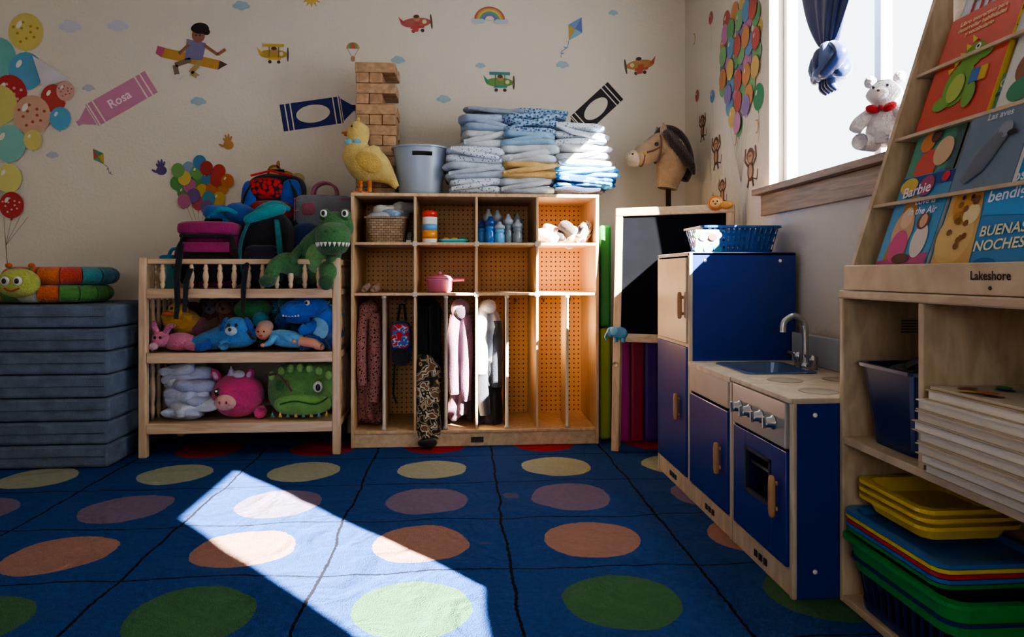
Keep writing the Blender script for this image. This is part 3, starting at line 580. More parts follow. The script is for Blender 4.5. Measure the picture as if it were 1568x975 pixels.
mb.lathe([(.018,0),(.012,.02),(.002,.045)],fab('#b8a8c0'),(-1.055,3.24,bz+.2),12); mb.se((-1.02,3.24,bz+.205),(.03,.025,.02),plush('#c8c0c8'),amp=.2); mb.sm_tube([(-.93,3.26,bz+.03),(-.92,3.22,bz+.03)],[.03,.026],P,10); mb.obj()
mb=MB('dinosaur_pillow'); G=plush('#557f3e'); mb.se((-.735,3.32,bz+.13),(.17,.11,.125),G,(.7,.7),(0,0,0),.03); mb.se((-.73,3.235,bz+.065),(.13,.05,.05),plush('#6c9a4c'),(.8,.8))
for i in range(7): mb.se((-.87+.043*i,3.23,bz+.235-.004*(i-3)**2),(.015,.012,.02),plush('#86b05c'))
mb.se((-.655,3.205,bz+.15),(.022,.014,.026),plush('#d0d0c6')); mb.se((-.652,3.192,bz+.148),(.011,.007,.016),plas('#0c0c0c')); mb.se((-.83,3.205,bz+.155),(.018,.012,.02),plush('#2a5a2c'))
mb.sm_tube([(-.89,3.22,bz+.20),(-.84,3.2,bz+.21),(-.80,3.2,bz+.175),(-.77,3.197,bz+.13)],[.005]*4,plush('#5c2a2a'),8); mb.sm_tube([(-.82,3.18,bz+.075),(-.75,3.172,bz+.09),(-.66,3.175,bz+.075),(-.61,3.2,bz+.1)],[.004]*4,plush('#1f4a20'),8)
for i in range(8): mb.lathe([(.009,0),(.0,.03)],plush('#c8b84a' if i%2 else '#4f9a8a'),(-.86+.035*i,3.205,bz+.012),8)
mb.obj()
# ---------------------------------------------------------------- foam mats + cushion
mb=MB('folding_foam_mats'); FG=mat('#566474',.95,.22,.5,260)
for k in range(7):
    h=.0985; z=.012+k*h; j=random.uniform(-.006,.006)
    mb.box(-2.37+j,-1.485+j,3.008+j*.5,3.64,z+.002,z+h-.002,FG,.012)
    mb.tube([(-2.36,3.006,z+h*.5),(-1.50,3.006,z+h*.5)],.002,mat('#46535f',.9),6)
mb.obj()
mb=MB('caterpillar_floor_pillow',Matrix.Translation((-.07,0,0))@scl(-1.82,3.3,.705,1.02,1,.88)); T=.705
def arcpts(cx,cy,rx,ry,z,a0,a1,n): return [(cx+rx*math.cos(a0+(a1-a0)*k/n),cy+ry*math.sin(a0+(a1-a0)*k/n),z) for k in range(n+1)]
def ring(cx,cy,rx,ry,z,r,cols,off=0):
    n=len(cols)
    for i in range(n):
        a0=off+2*pi*i/n; a1=off+2*pi*(i+1)/n; mb.tube(arcpts(cx,cy,rx,ry,z,a0,a1,6),[r*.98,r*.99,r,r,r,r*.99,r*.98],plush(cols[i]),16)
ring(-1.80,3.30,.20,.16,T+.045,.045,['#3f7a32','#4a8038','#3f7a32','#4a8038','#3f7a32','#3f7a32','#4a8038','#3f7a32','#4a8038','#6f9a48','#3f7a32','#a8782a','#3f7a32','#b8bcae','#b8582a','#4a8038','#3f7a32','#3f7a32'])
mb.se((-1.80,3.3,T+.035),(.18,.14,.03),plush('#3f7a32'))
ring(-1.77,3.31,.19,.15,T+.135,.046,['#2a6070','#3a8490','#2a6070','#2f6a50','#b87a2a','#a83a2a','#b85a24','#b85a24','#b85a24','#b85a24','#b8642a','#b85a24','#c0622a','#a83a2a','#2f7a80','#2a6070'])
mb.se((-1.78,3.31,T+.13),(.15,.12,.03),plush('#6f8a3a'))
mb.se((-1.82,3.08,T+.10),(.085,.045,.072),plush('#a4ac4e')); 
for dx in (-.028,.022): mb.se((-1.82+dx,3.036,T+.11),(.018,.01,.022),plas('#c8c8c0')); mb.se((-1.818+dx,3.026,T+.11),(.009,.006,.013),plas('#0a0a0a'))
mb.sm_tube([(-1.85,3.035,T+.075),(-1.82,3.028,T+.062),(-1.79,3.035,T+.075)],[.004]*3,plush('#a8322a'),8)
for s in (-1,1): mb.sm_tube([(-1.82+s*.03,3.1,T+.15),(-1.82+s*.045,3.09,T+.18)],[.006,.006],plush('#58803c'),8); mb.se((-1.82+s*.046,3.09,T+.185),.013,plush('#b85a24'))
mb.obj()
# ---------------------------------------------------------------- play kitchen
BL=mat('#102a74',.3,.04,0,200,0,0,.15); BLK=mat('#0c1f60',.35,.04); CH=mat('#b4b8bc',.22,.03,0,200,.9); SCR=plas('#e8e8e8'); KFR=wood('kitchen_edge','#a89780','#c8b89e',(9,9,2))
KX=.832; KB=1.235
def cab(name,y0,y1,h):
    mb=MB(name)
    for y in (y0,y1-.014):
        mb.box(KX+.012,KB,y,y+.014,FZ,h,BL,.002); mb.box(KX,KX+.013,y-.003,y+.017,FZ,h+.002,KFR,.004)
    mb.box(KB-.012,KB,y0+.014,y1-.014,.05,h-.01,BLK,0)
    mb.box(KX+.004,KX+.016,y0+.014,y1-.014,FZ,.075,KFR,.002)
    mb.box(KX+.01,KB-.01,y0+.012,y1-.012,.07,.082,KFR,0)
    yc=(y0+y1)/2
    for a in (-.03,.0,.03): mb.box(KX+.001,KX+.005,yc+a-.009,yc+a+.009,.032,.05,flat('#1c1c20'),0)
    for z in (.08,h-.03):
        for x in (KX+.06,KB-.06): mb.lathe([(.006,0),(.006,.002),(.004,.003)],SCR,(0,0,0),12,frame((x,y0,z),(1,0,0),(0,0,1)))
    return mb
def pull(mb,y,z,hh):
    mb.se((KX-.02,y,z),(.009,.010,hh),HANDW,(.45,.8),nu=20,nv=16)
    for s in (-1,1): mb.tube([(KX-.004,y,z+s*hh*.6),(KX-.02,y,z+s*hh*.6)],.006,HANDW,10)
def door(mb,y0,y1,z0,z1,m,hy=None,hz=None):
    mb.box(KX-.006,KX+.009,y0,y1,z0,z1,m,.003)
    if hy: pull(mb,hy,hz,.05)
mb=cab('toy_refrigerator',2.435,2.83,.91)
mb.box(KX,KB,2.435,2.83,.898,.912,BL,.003)
door(mb,2.452,2.813,.575,.892,mat('#b8a48c',.35,.06),2.485,.715); door(mb,2.452,2.813,.085,.562,BL,2.53,.33)
mb.box(KX,KX+.01,2.45,2.816,.562,.575,KFR,.002); mb.obj()
mb=cab('toy_sink_cabinet',2.045,2.43,.50)
x0,x1,y0,y1=.91,1.13,2.10,2.36; a0,a1,b0,b1=KX-.006,KB,2.043,2.432
for q in ((a0,x0,b0,b1),(x1,a1,b0,b1),(x0,x1,b0,y0),(x0,x1,y1,b1)): mb.box(q[0],q[1],q[2],q[3],.498,.514,KFR,.0)
GB=mat('#5a6e90',.25,.03,0,200,.3)
tray(mb,(x0+x1)/2,(y0+y1)/2,.44,x1-x0,y1-y0,.078,GB,.9,.012,.03)
mb.sm_tube([(1.165,2.23,.515),(1.165,2.23,.60),(1.16,2.23,.665),(1.125,2.23,.69),(1.09,2.23,.67),(1.085,2.23,.635)],[.012,.0105,.0105,.0105,.0105,.0115],CH,12)
mb.lathe([(.02,0),(.018,.01),(.013,.02)],CH,(1.165,2.23,.514))
for s in (-.05,.05): mb.lathe([(.014,0),(.012,.02),(.016,.028),(.016,.042),(.008,.05)],CH,(1.165,2.23+s,.514),14); mb.tube([(1.165,2.23+s,.555),(1.13,2.23+s*1.2,.562)],[.006,.005],CH,8)
mb.box(KB-.022,KB-.008,2.05,2.425,.514,.62,mat('#a0a4a8',.25,.04),.004)
door(mb,2.062,2.414,.085,.405,BL,2.12,.245); mb.box(KX-.004,KX+.009,2.062,2.414,.412,.497,mat('#a89a88',.4,.06),.003); mb.obj()
mb=cab('toy_stove',1.66,2.035,.505)
mb.box(a0,KB,1.658,2.038,.503,.519,KFR,.004)
mb.box(KX-.008,KX+.01,1.68,2.016,.385,.502,mat('#9c9891',.3,.04,0,200,.3),.003)
for k,y in enumerate((1.745,1.82,1.895,1.96)):
    L=frame((KX-.008,y,.44),(0,-1,0),(0,0,1)); mb.lathe([(.019,0),(.019,.004),(.014,.006),(.013,.022),(.010,.024)],CH,(0,0,0),20,L); mb.box(-.003,.003,-.015,.015,.02,.031,CH,.001,L)
for x in (.95,1.12):
    for y in (1.75,1.94):
        mb.lathe([(.05,0),(.05,.0012),(.047,.0012),(.047,.0002)],flat('#a09684'),(x,y,.519),28)
dy0,dy1=1.68,2.016
mb.box(KX-.006,KX+.009,dy0,1.765,.085,.378,BL,.002); mb.box(KX-.006,KX+.009,1.93,dy1,.085,.378,BL,.002); mb.box(KX-.006,KX+.009,1.765,1.93,.335,.378,BL,.001); mb.box(KX-.006,KX+.009,1.765,1.93,.085,.205,BL,.001)
for a in ((1.765,1.775,.205,.335),(1.92,1.93,.205,.335),(1.765,1.93,.325,.335),(1.765,1.93,.205,.215)): mb.box(KX-.009,KX+.003,a[0],a[1],a[2],a[3],flat('#1c2238'),.001)
mb.box(KX+.05,KX+.35,1.68,2.015,.26,.268,plas('#b8b8b8'),0)
pull(mb,1.73,.25,.055); mb.obj()
mb=MB('plastic_storage_basket'); tray(mb,1.055,2.60,.913,.30,.24,.10,plas('#1a4580'),.86,.006,.03,10,lambda k,i: 1<=k<=8 and k%3!=0 and i%2==0,96); mb.obj()
mb=MB('illustrated_card_box'); mb.box(.865,.955,2.46,2.475,.913,.995,plas('#a0acaa'),.002)
L=frame((.91,2.4595,.953),(1,0,0),(0,0,1))
for i,h in enumerate(('#3a8a4a','#c8b040','#b84a3a','#3a6aa0','#c890a0','#3a8a6a','#d0d0c8','#4a6a9a','#5a3a2a','#2a6a80')): mb.disc(-.035+.018*(i%5),.022*((-1)**i)-.008*(i//5),.016,flat(h),1+i,.013,0,12,L)
mb.obj()
# ---------------------------------------------------------------- easel and rainbow mat
P0=Vector((.70,3.13,FZ)); s_=Vector((.887,-.461,0)); up=Vector((.461*.075,.887*.075,1)).normalized()
M=frame(P0,s_,up); mb=MB('chalkboard_easel',M); EW=.54
mb.box(0,.036,0,1.13,-.012,.012,PINEV,.004); mb.box(EW-.036,EW,0,1.13,-.012,.012,PINEV,.004)
mb.box(0,EW,1.095,1.135,-.014,.014,PINE,.005); mb.box(.03,EW-.03,.505,.545,-.013,.013,PINE,.004); mb.box(.03,EW-.03,.54,1.10,-.004,.006,chalk(),0)
for sx in (.01,EW-.034): mb.tube([(sx+.012,1.10,-.02),(sx+.012,.02,-.03)],.013,PINEV,8)
mb.tube([(.016,.40,.012),(.016,.40,.024)],.012,plas('#a89870'),10)
mb.obj()
mb=MB('elephant_magnet',M@Matrix.Translation((.015,.545,.016))); E=plas('#44809c')
mb.se((.02,0,0),(.035,.03,.01),E); mb.se((-.02,.005,.004),(.024,.024,.01),E); mb.se((-.006,.01,.012),(.018,.022,.005),plas('#6fa0b8')); mb.sm_tube([(-.038,0,.004),(-.048,-.02,.004),(-.042,-.032,.004)],[.008,.007,.005],E,8)
for x in (.0,.035): mb.sm_tube([(x,-.02,0),(x,-.042,0)],[.01,.01],E,8)
mb.obj()
mb=MB('lion_magnet',M@Matrix.Translation((.46,1.14,.018))); mb.se((0,0,0),(.034,.034,.01),plas('#b86a2a')); mb.se((0,0,.006),(.024,.024,.01),plas('#d0a058'))
for dx in (-.009,.009): mb.se((dx,.005,.016),(.003,.004,.002),plas('#101010'))
mb.se((0,-.006,.016),(.005,.004,.003),plas('#7a3a1a')); mb.se((.045,-.01,0),(.03,.018,.01),plas('#c88a3c')); mb.obj()
mb=MB('rainbow_gym_mat')
for i,(xa,h) in enumerate(((.69,'#2d8a40'),(.76,'#a82a7c'),(.83,'#98243c'),(.90,'#54308a'),(.97,'#b03024'),(1.04,'#b8641e'),(1.11,'#2d5290'))):
    if i==0:
        mb.box(xa,xa+.055,3.33,3.62,.57,1.075,mat(h,.45,.05),.014); mb.box(xa,xa+.055,3.33,3.62,FZ,.565,mat('#9ab034',.45,.05),.014)
    else: mb.box(xa-.0,xa+.068,3.28,3.37,FZ,.62,mat(h,.45,.05),.014)
mb.obj()
# hobby horse
mb=MB('hobby_horse'); HT=plush('#957a5c'); HB=plush('#2a1c16'); hy=3.44
mb.tube([(1.10,3.50,FZ),(1.065,hy,1.32)],.014,wood('dark_stick','#1c1614','#33261e'),10)
mb.sm_tube([(1.06,hy,1.27),(1.07,hy,1.33),(1.085,hy,1.40),(1.07,hy,1.46),(1.03,hy,1.485),(.97,hy-.01,1.46),(.91,hy-.02,1.43),(.875,hy-.02,1.42)],[.05,.065,.082,.085,.076,.06,.05,.03],HT,20)
mb.se((.88,hy-.02,1.42),(.045,.046,.042),plush('#b8a68c')); 
mb.sm_tube([(1.0,hy,1.53),(1.05,hy+.01,1.565),(1.11,hy+.01,1.54),(1.15,hy+.01,1.47),(1.165,hy,1.38),(1.15,hy,1.31)],[.02,.034,.04,.042,.036,.02],HB,14)
for i in range(9): 
    t=i/8; mb.sm_tube([(1.03+.12*t,hy-.03,1.565-.12*t*t),(1.04+.12*t,hy-.085,1.52-.14*t),(1.06+.11*t,hy-.09,1.46-.13*t)],[.016,.016,.006],HB,8)
for dy in (-.04,.03): mb.sm_tube([(1.03,hy+dy,1.54),(1.025,hy+dy*1.3,1.57),(1.02,hy+dy*1.5,1.595)],[.02,.018,.004],HT,10)
mb.se((.985,hy-.066,1.485),(.011,.008,.012),plas('#0a0a0a')); mb.se((.865,hy-.058,1.435),(.006,.005,.006),HB)
for k,(x,z,a) in enumerate(((.925,1.435,.053),(1.005,1.47,.072))):
    mb.tube([(x+.004*math.sin(q),hy-.012+a*1.02*math.cos(q),z+a*math.sin(q)) for q in [2*pi*i/20 for i in range(20)]],.005,fab('#5a3220'),6,closed=True)
mb.tube([(.925,hy-.070,1.44),(.965,hy-.078,1.45),(1.005,hy-.086,1.47)],.005,fab('#5a3220'),6); mb.se((.925,hy-.070,1.44),.01,plas('#b08a3a'))
mb.obj()
# ---------------------------------------------------------------- right book shelf
X0,X1,Y0,Y1=.953,1.238,.72,1.655; BS=wood('shelf_birch','#a08b70','#c4b092',(10,3,3))
mb=MB('birch_storage_shelf')
mb.box(X0,X1,Y1-.016,Y1,FZ,.786,BS,.003); mb.box(X0,X1,Y0,Y0+.016,FZ,.786,BS,.003)
mb.box(X0-.004,X1,Y0,Y1,.77,.79,BS,.004); mb.box(X0,X1-.008,Y0+.016,Y1-.016,.408,.426,BS,.002); mb.box(X0,X1-.008,Y0+.016,Y1-.016,.012,.03,BS,.002)
mb.box(X0,X1-.008,1.342,1.358,.426,.77,BS,.002); mb.box(X1-.01,X1,Y0+.016,Y1-.016,.02,.78,BS,0)
mb.box(X0+.15,X0+.2,Y1-.0175,Y1-.0158,.68,.72,flat('#a09684'),0)
for i in range(5): mb.box(X0+.152,X0+.198,Y1-.0182,Y1-.0174,.684+i*.007,.687+i*.007,flat('#3a3630'),0)
mb.obj()
mb=MB('navy_storage_bin'); tray(mb,1.085,1.50,.427,.22,.22,.19,plas('#13254a'),.82,.008,.03)
mb.se((1.07,1.48,.60),(.09,.09,.03),fab('#1c1e24'),amp=.2); mb.sm_tube([(1.0,1.46,.62),(1.03,1.43,.645),(1.09,1.42,.64),(1.13,1.44,.62)],[.012]*4,plas('#0e0e10'),8); mb.obj()
mb=MB('board_book_stack'); z=.427
for i in range(8):
    h=.021; ox=random.uniform(-.016,.008); oy=random.uniform(-.016,.014)
    pg=flat(('#c9c2b4','#d4cec2','#bdb4a4')[i%3])
    mb.box(.936+ox,1.2+ox,.96+oy,1.322+oy,z+.002,z+h-.002,pg,.001); 
    mb.box(.932+ox,1.203+ox,.957+oy,1.326+oy,z,z+.0022,flat('#a89c8a'),0); mb.box(.932+ox,1.203+ox,.957+oy,1.326+oy,z+h-.0022,z+h,flat(('#b8a890','#cfc8bc','#a89478')[(i+1)%3]),0); z+=h+.0005
L=frame((1.06,1.14,z+.006),(0,-1,0),(1,0,0)); mb.box(.945,1.195,.97,1.31,z,z+.006,flat('#b0a48e'),.001)
for i in range(18): mb.disc(random.uniform(-.15,.15),random.uniform(-.1,.1),.022,flat(random.choice(('#3a7a4a','#a8583a','#b89a4a','#7a4a3a','#4a6a90'))),i,.014,i,14,L)
mb.obj()
mb=MB('green_storage_bin'); tray(mb,1.085,1.435,.12,.28,.38,.075,plas('#1d8a40'),.93,.012,.04); mb.obj()
mb=MB('navy_slotted_basket'); tray(mb,1.085,1.435,.032,.265,.36,.12,plas('#142c58'),.9,.006,.04,6,lambda k,i: 1<=k<=4 and i%3!=0,120); mb.obj()
mb=MB('stacked_activity_trays')
for i,h in enumerate(('#1f7a3a','#1f5aa8','#a82a28','#c8b428','#2260a0')): tray(mb,1.075,1.455,.197+.010*i,.24,.33,.018,plas(h),.93,.012,.03)
mb.obj()
mb=MB('yellow_trays')
for i in range(3): tray(mb,1.085,1.49,.262+.018*i,.21,.23,.035,plas('#d0b01e'),.88,.012,.03)
mb.obj()
# ---------------------------------------------------------------- book display
al=math.atan(.24/.68); ZB=.791
mb=MB('book_display_rack')
for y in (1.625,.78):
    pr=[(.965,ZB),(1.225,ZB),(1.235,1.60),(1.215,1.60),(.975,.86)]
    mb.add([(x,y,z) for x,z in pr]+[(x,y+.014,z) for x,z in pr],[[0,1,2,3,4],[9,8,7,6,5]]+[[i,5+i,5+(i+1)%5,(i+1)%5] for i in range(5)],BS,False)
mb.box(.955,.967,.78,1.64,ZB,.852,BS,.003)
mb.box(.965,1.10,.79,1.63,ZB,ZB+.014,BS,0)
tiers=[(.985,.835),(1.045,1.0),(1.102,1.165),(1.157,1.325)]
for k,(x,z) in enumerate(tiers):
    o2=.045 if k<3 else .034
    if k>0: mb.box(x-.022,x+.05,.79,1.628,z-.006,z+.002,BS,.001)
    mb.add([(x+o2,.79,z),(x+o2,1.628,z),(x+o2+.055,1.628,z+.165),(x+o2+.055,.79,z+.165)],[[0,1,2,3]],BS,False)
mb.text('Lakeshore',.023,0,0,flat('#1a1612'),0,0,frame((.9545,1.165,.827),(0,-1,0),(0,0,1)))
mb.lathe([(.004,0),(.003,.002)],flat('#3a2a1a'),(0,0,0),10,frame((.9545,1.165,.805),(0,-1,0),(0,0,1)))
mb.obj()
def book(name,tier,y0,y1,h,cover,th=.010,off=0,lift=0):
    x,z=tiers[tier]; w=y0-y1
    M_=frame((x-.004+off,y0,z+.004+lift),(0,-1,0),(math.sin(al),0,math.cos(al)))
    mb=MB(name,M_); mb.box(0,w,0,h,-th,-.0005,flat('#ccc8be'),0); mb.box(-.002,w+.002,-.002,h+.002,-.002,0,mat(cover,.3,.1),0); mb.box(-.002,w+.002,-.002,h+.002,-th-.002,-th,flat(cover),0); mb.box(-.003,0,-.002,h+.002,-th-.002,0,flat(cover),0)
    return mb,w,h
F=flat
mb,w,h=book('picture_book',0,1.555,1.385,.23,'#3a80a8'); 
mb.poly([(0,0),(w,0),(w,h*.18),(0,h*.1)],F('#a84a78'),0); mb.disc(w*.35,h*.42,.035,F('#c09878'),1,.05); mb.poly([(w*.12,h*.1),(w*.25,h*.75),(w*.4,h*.8),(w*.52,h*.62),(w*.55,h*.1)],F('#a07038'),0); mb.disc(w*.37,h*.55,.02,F('#d0ac8c'),2,.026); mb.disc(w*.36,h*.25,.03,F('#b84c78'),2,.04); mb.disc(w*.75,h*.3,.025,F('#c8beb4'),1,.04); mb.disc(w*.72,h*.5,.02,F('#6a3a2a'),2); mb.disc(w*.73,h*.5,.012,F('#c09878'),3,.016); mb.disc(w*.5,h*.12,.03,F('#5a3a2a'),3,.012)
mb.box(0,w,h*.88,h,.0,.0012,F('#1c3c74')); mb.text('Barbie',.036,w*.38,h*.84,F('#d8c8d0'),4,.1); mb.text('Love is\nin the Air',.024,w*.64,h*.66,F('#d8d8dc'),4); mb.disc(w*.88,h*.94,.012,F('#b82a3a'),4); mb.obj()
mb,w,h=book('picture_book',0,1.365,1.12,.235,'#2f74a8',.016)
mb.poly([(0,0),(w*.45,0),(w*.4,h*.5),(w*.3,h*.95),(0,h)],F('#b8965a'),0)
mb.disc(w*.2,h*.62,.035,F('#b8843a'),1,.05); mb.disc(w*.18,h*.3,.05,F('#c0a268'),1,.06); mb.disc(w*.3,h*.5,.022,F('#d0bc8c'),2); mb.disc(w*.14,h*.85,.014,F('#a8702a'),2,.022); mb.disc(w*.27,h*.84,.014,F('#a8702a'),2,.022)
for i in range(16): mb.disc(random.uniform(.02,w*.33),random.uniform(.02,h*.8),.007,F('#74481f'),3+i%3)
mb.disc(w*.17,h*.66,.005,F('#101010'),7); mb.disc(w*.27,h*.66,.005,F('#101010'),7)
mb.poly([(w*.42,h*.48),(w*.97,h*.44),(w*.97,h*.95),(w*.40,h*.95)],F('#3a84b8'),1)
mb.text('Dios te\nbendiga y',.034,w*.69,h*.72,F('#d4d8dc'),3,.06); mb.text('BUENAS\nNOCHES',.030,w*.69,h*.27,F('#cfc8a0'),3,.04); mb.disc(w*.6,h*.05,.03,F('#1f5c90'),1,.012); mb.obj()
mb,w,h=book('picture_book',1,1.555,1.40,.215,'#3f7c64'); mb.disc(w*.4,h*.35,.035,F('#b0483a'),1,.045); mb.disc(w*.7,h*.5,.03,F('#b89c7c'),2,.035); mb.disc(w*.3,h*.65,.025,F('#b8703a'),3); mb.disc(w*.8,h*.2,.02,F('#3a5a90'),4); mb.text('Familia',.03,w*.5,h*.87,F('#b02838'),8); mb.disc(w*.45,h*.7,.016,F('#4a2a1a'),5); mb.disc(w*.2,h*.15,.03,F('#b8a04a'),6,.02); mb.disc(w*.6,h*.12,.025,F('#8a3a5a'),7); mb.obj()
for q in range(2):
    mb,w,h=book('picture_book',1,1.42-.012*q,1.40-.012*q,.235-.01*q,('#7a8a90','#a8a8a0')[q],.012,.005*q); mb.obj()
mb,w,h=book('picture_book',1,1.385,1.18,.235,'#4a8480',.01,.008,.02); mb.text('Cuando',.028,w*.45,h*.9,F('#c4c4b0'),3); mb.poly([(w*.08,h*.78),(w*.6,h*.8),(w*.55,h*.83),(w*.1,h*.82)],F('#2a5a5c'),1); mb.obj()
mb,w,h=book('picture_book',1,1.365,1.205,.17,'#5a6c7c',.012,-.014); mb.sm_tube([(w*.2,h*.1,.002),(w*.38,h*.3,.002),(w*.52,h*.5,.002),(w*.66,h*.66,.002),(w*.72,h*.7,.002)],[.01,.026,.024,.018,.012],F('#5a5e68'),10,4,.1); mb.disc(w*.68,h*.68,.017,F('#7a7e88'),6); mb.disc(w*.8,h*.62,.012,F('#181818'),7,.006); mb.text('Las aves',.02,w*.5,h*.9,F('#b8c0c8'),3); mb.obj()
mb,w,h=book('picture_book',2,1.565,1.345,.285,'#b03a22',.022,-.006); G_=F('#648f38')
mb.disc(w*.45,h*.34,.045,G_,1,.055); mb.disc(w*.55,h*.56,.036,G_,2,.032); mb.disc(w*.72,h*.55,.022,G_,3,.016); mb.disc(w*.3,h*.2,.03,G_,4,.018); mb.disc(w*.68,h*.2,.018,G_,5,.03); mb.disc(w*.45,h*.3,.026,F('#94a44a'),6,.035); mb.disc(w*.6,h*.62,.008,F('#d4d4d0'),7); mb.disc(w*.6,h*.62,.004,F('#101010'),8)
for i in range(5): mb.poly([(w*.28+i*.012,h*.45+i*.016),(w*.24+i*.012,h*.5+i*.018),(w*.34+i*.012,h*.5+i*.014)],F('#b8a83a'),7)
mb.box(w*.62,w*.74,h*.3,h*.42,0,.004,F('#3a5a98')); mb.box(w*.74,w*.83,h*.3,h*.42,0,.004,F('#b89a3a'))
mb.text('Libro interactivo para\ndesarrollar habilidades\ny vocabulario',.016,w*.5,h*.86,F('#d0b88a'),3,0); mb.box(w+.002,w+.004,0,h,-.024,0,F('#b8a02a'),0); mb.obj()
mb,w,h=book('picture_book',2,1.325,1.15,.22,'#c0c0b8',.012); mb.text('Muchas\nmanos',.038,w*.5,h*.78,F('#a83430'),3); mb.disc(w*.3,h*.36,.03,F('#7a523a'),1,.036); mb.disc(w*.65,h*.36,.03,F('#b89078'),1,.036); mb.disc(w*.3,h*.14,.035,F('#3a7a5a'),2,.026); mb.disc(w*.65,h*.12,.035,F('#b0843a'),2,.026); mb.obj()
mb,w,h=book('picture_book',3,1.545,1.31,.24,'#b4bac0',.010); mb.text('LITTLE\nHANDS',.058,w*.48,h*.42,F('#a8242c'),3); mb.text('Art Book',.034,w*.6,h*.13,F('#202a4c'),3); mb.disc(w*.15,h*.12,.02,F('#3a8050'),1); mb.disc(w*.8,h*.68,.02,F('#b0903a'),1); mb.text('the',.024,w*.2,h*.62,F('#3a7a4a'),3); mb.obj()
mb,w,h=book('picture_book',3,1.29,1.1,.22,'#98a480',.010); mb.text('Colores',.035,w*.5,h*.7,F('#3a5a9c'),3); mb.disc(w*.5,h*.35,.04,F('#a84a3a'),1); mb.obj()
# ---------------------------------------------------------------- curtain + bear
mb=MB('tied_curtain'); 
m_,nt,b_=newmat('blue_satin'); b_.inputs['Base Color'].default_value=lin('#122858'); b_.inputs['Roughness'].default_value=.3; b_.inputs['Sheen Weight'].default_value=.2
nn=nt.nodes.new('ShaderNodeTexNoise'); nn.inputs['Scale'].default_value=40; nt.links.new(coord(nt,(1,1,.6)),nn.inputs['Vector']); bump(nt,b_,nn.outputs[0],.15); SAT=m_
loops=[];cxx,cyy=1.205,2.15
for k in range(31):
    t=k/30; z=2.25-.68*t; w=.02+.21*min(1,((z-1.57)/.4))**.75 if z>1.57 else .02; d=.018+.03*(1-t)
    lp=[]
    for i in range(64):
        a=2*pi*i/64; q=1+.16*math.sin(11*a+1.5*t)+.12*math.sin(5*a+4*t); lp.append((cxx+d*q*math.cos(a),cyy+w*q*math.sin(a)+.01*math.sin(9*t),z))
    loops.append(lp)
mb.loft(loops,SAT,True,True,None,True)
mb.se((cxx,cyy,1.565),(.03,.034,.022),SAT,amp=.2)
SAT_SHINE=mat('#5a6c94',.35,.1)  # paler satin for some folds; the shine is put into the colour
for i in range(11):
    a=i*.62; rr=.05+.014*math.sin(3.3*i); dz_=.014*math.sin(5*i)
    mb.sm_tube([(cxx,cyy+.01*math.sin(a),1.56),(cxx-.03*math.cos(a),cyy+.05*math.sin(a)+.01,1.56+dz_),(cxx-.04*math.cos(a),cyy+rr*1.35*math.sin(a),1.515+dz_),(cxx-.035*math.cos(a+.9),cyy+rr*math.sin(a+1.0),1.475),(cxx-.02,cyy+.02*math.sin(a+1.5),1.50)],[.010,.018,.022,.018,.008],SAT_SHINE if i%4==1 else SAT,12,5,.7)
mb.se((cxx,cyy,1.515),(.03,.05,.038),SAT,amp=.3,nf=20)
for i in range(4): mb.sm_tube([(cxx,cyy-.01+.012*i,1.49),(cxx-.01,cyy-.03+.018*i,1.445),(cxx,cyy-.045+.02*i,1.42)],[.014,.014,.005],SAT,10)
mb.tube([(cxx+.02,1.62,2.26),(cxx+.02,2.75,2.26)],.011,plas('#b8b8ba'),12); mb.obj()
bx,by=1.222,1.87; z=1.182
mb=MB('white_bear_plush',rotz(bx-.01,by,.75)); Wt=plush('#d4d0d6')
mb.sm_tube([(bx,by,z+.02),(bx,by,z+.06),(bx-.004,by,z+.105),(bx-.008,by,z+.135),(bx-.012,by,z+.165),(bx-.012,by,z+.20)],[.045,.052,.040,.032,.048,.022],Wt,20)
mb.se((bx-.052,by,z+.158),(.02,.022,.018),plush('#dcd8d8')); mb.se((bx-.071,by,z+.163),(.004,.005,.004),plas('#6a5a5a'))
for s in (-1,1):
    mb.se((bx-.008,by+s*.038,z+.205),(.012,.017,.018),Wt); mb.se((bx-.053,by+s*.018,z+.178),(.003,.004,.004),plas('#303030'))
    mb.sm_tube([(bx-.015,by+s*.035,z+.11),(bx-.035,by+s*.06,z+.085),(bx-.045,by+s*.068,z+.065)],[.02,.02,.018],Wt,12); mb.sm_tube([(bx-.01,by+s*.03,z+.03),(bx-.045,by+s*.045,z+.026),(bx-.068,by+s*.05,z+.027)],[.028,.024,.024],Wt,12)
    mb.se((bx-.046,by+s*.022,z+.118),(.01,.02,.012),fab('#a81e2a'),(1,1),(s*.4,0,0))
mb.se((bx-.05,by,z+.118),(.008,.008,.008),fab('#8c1620')); mb.obj()
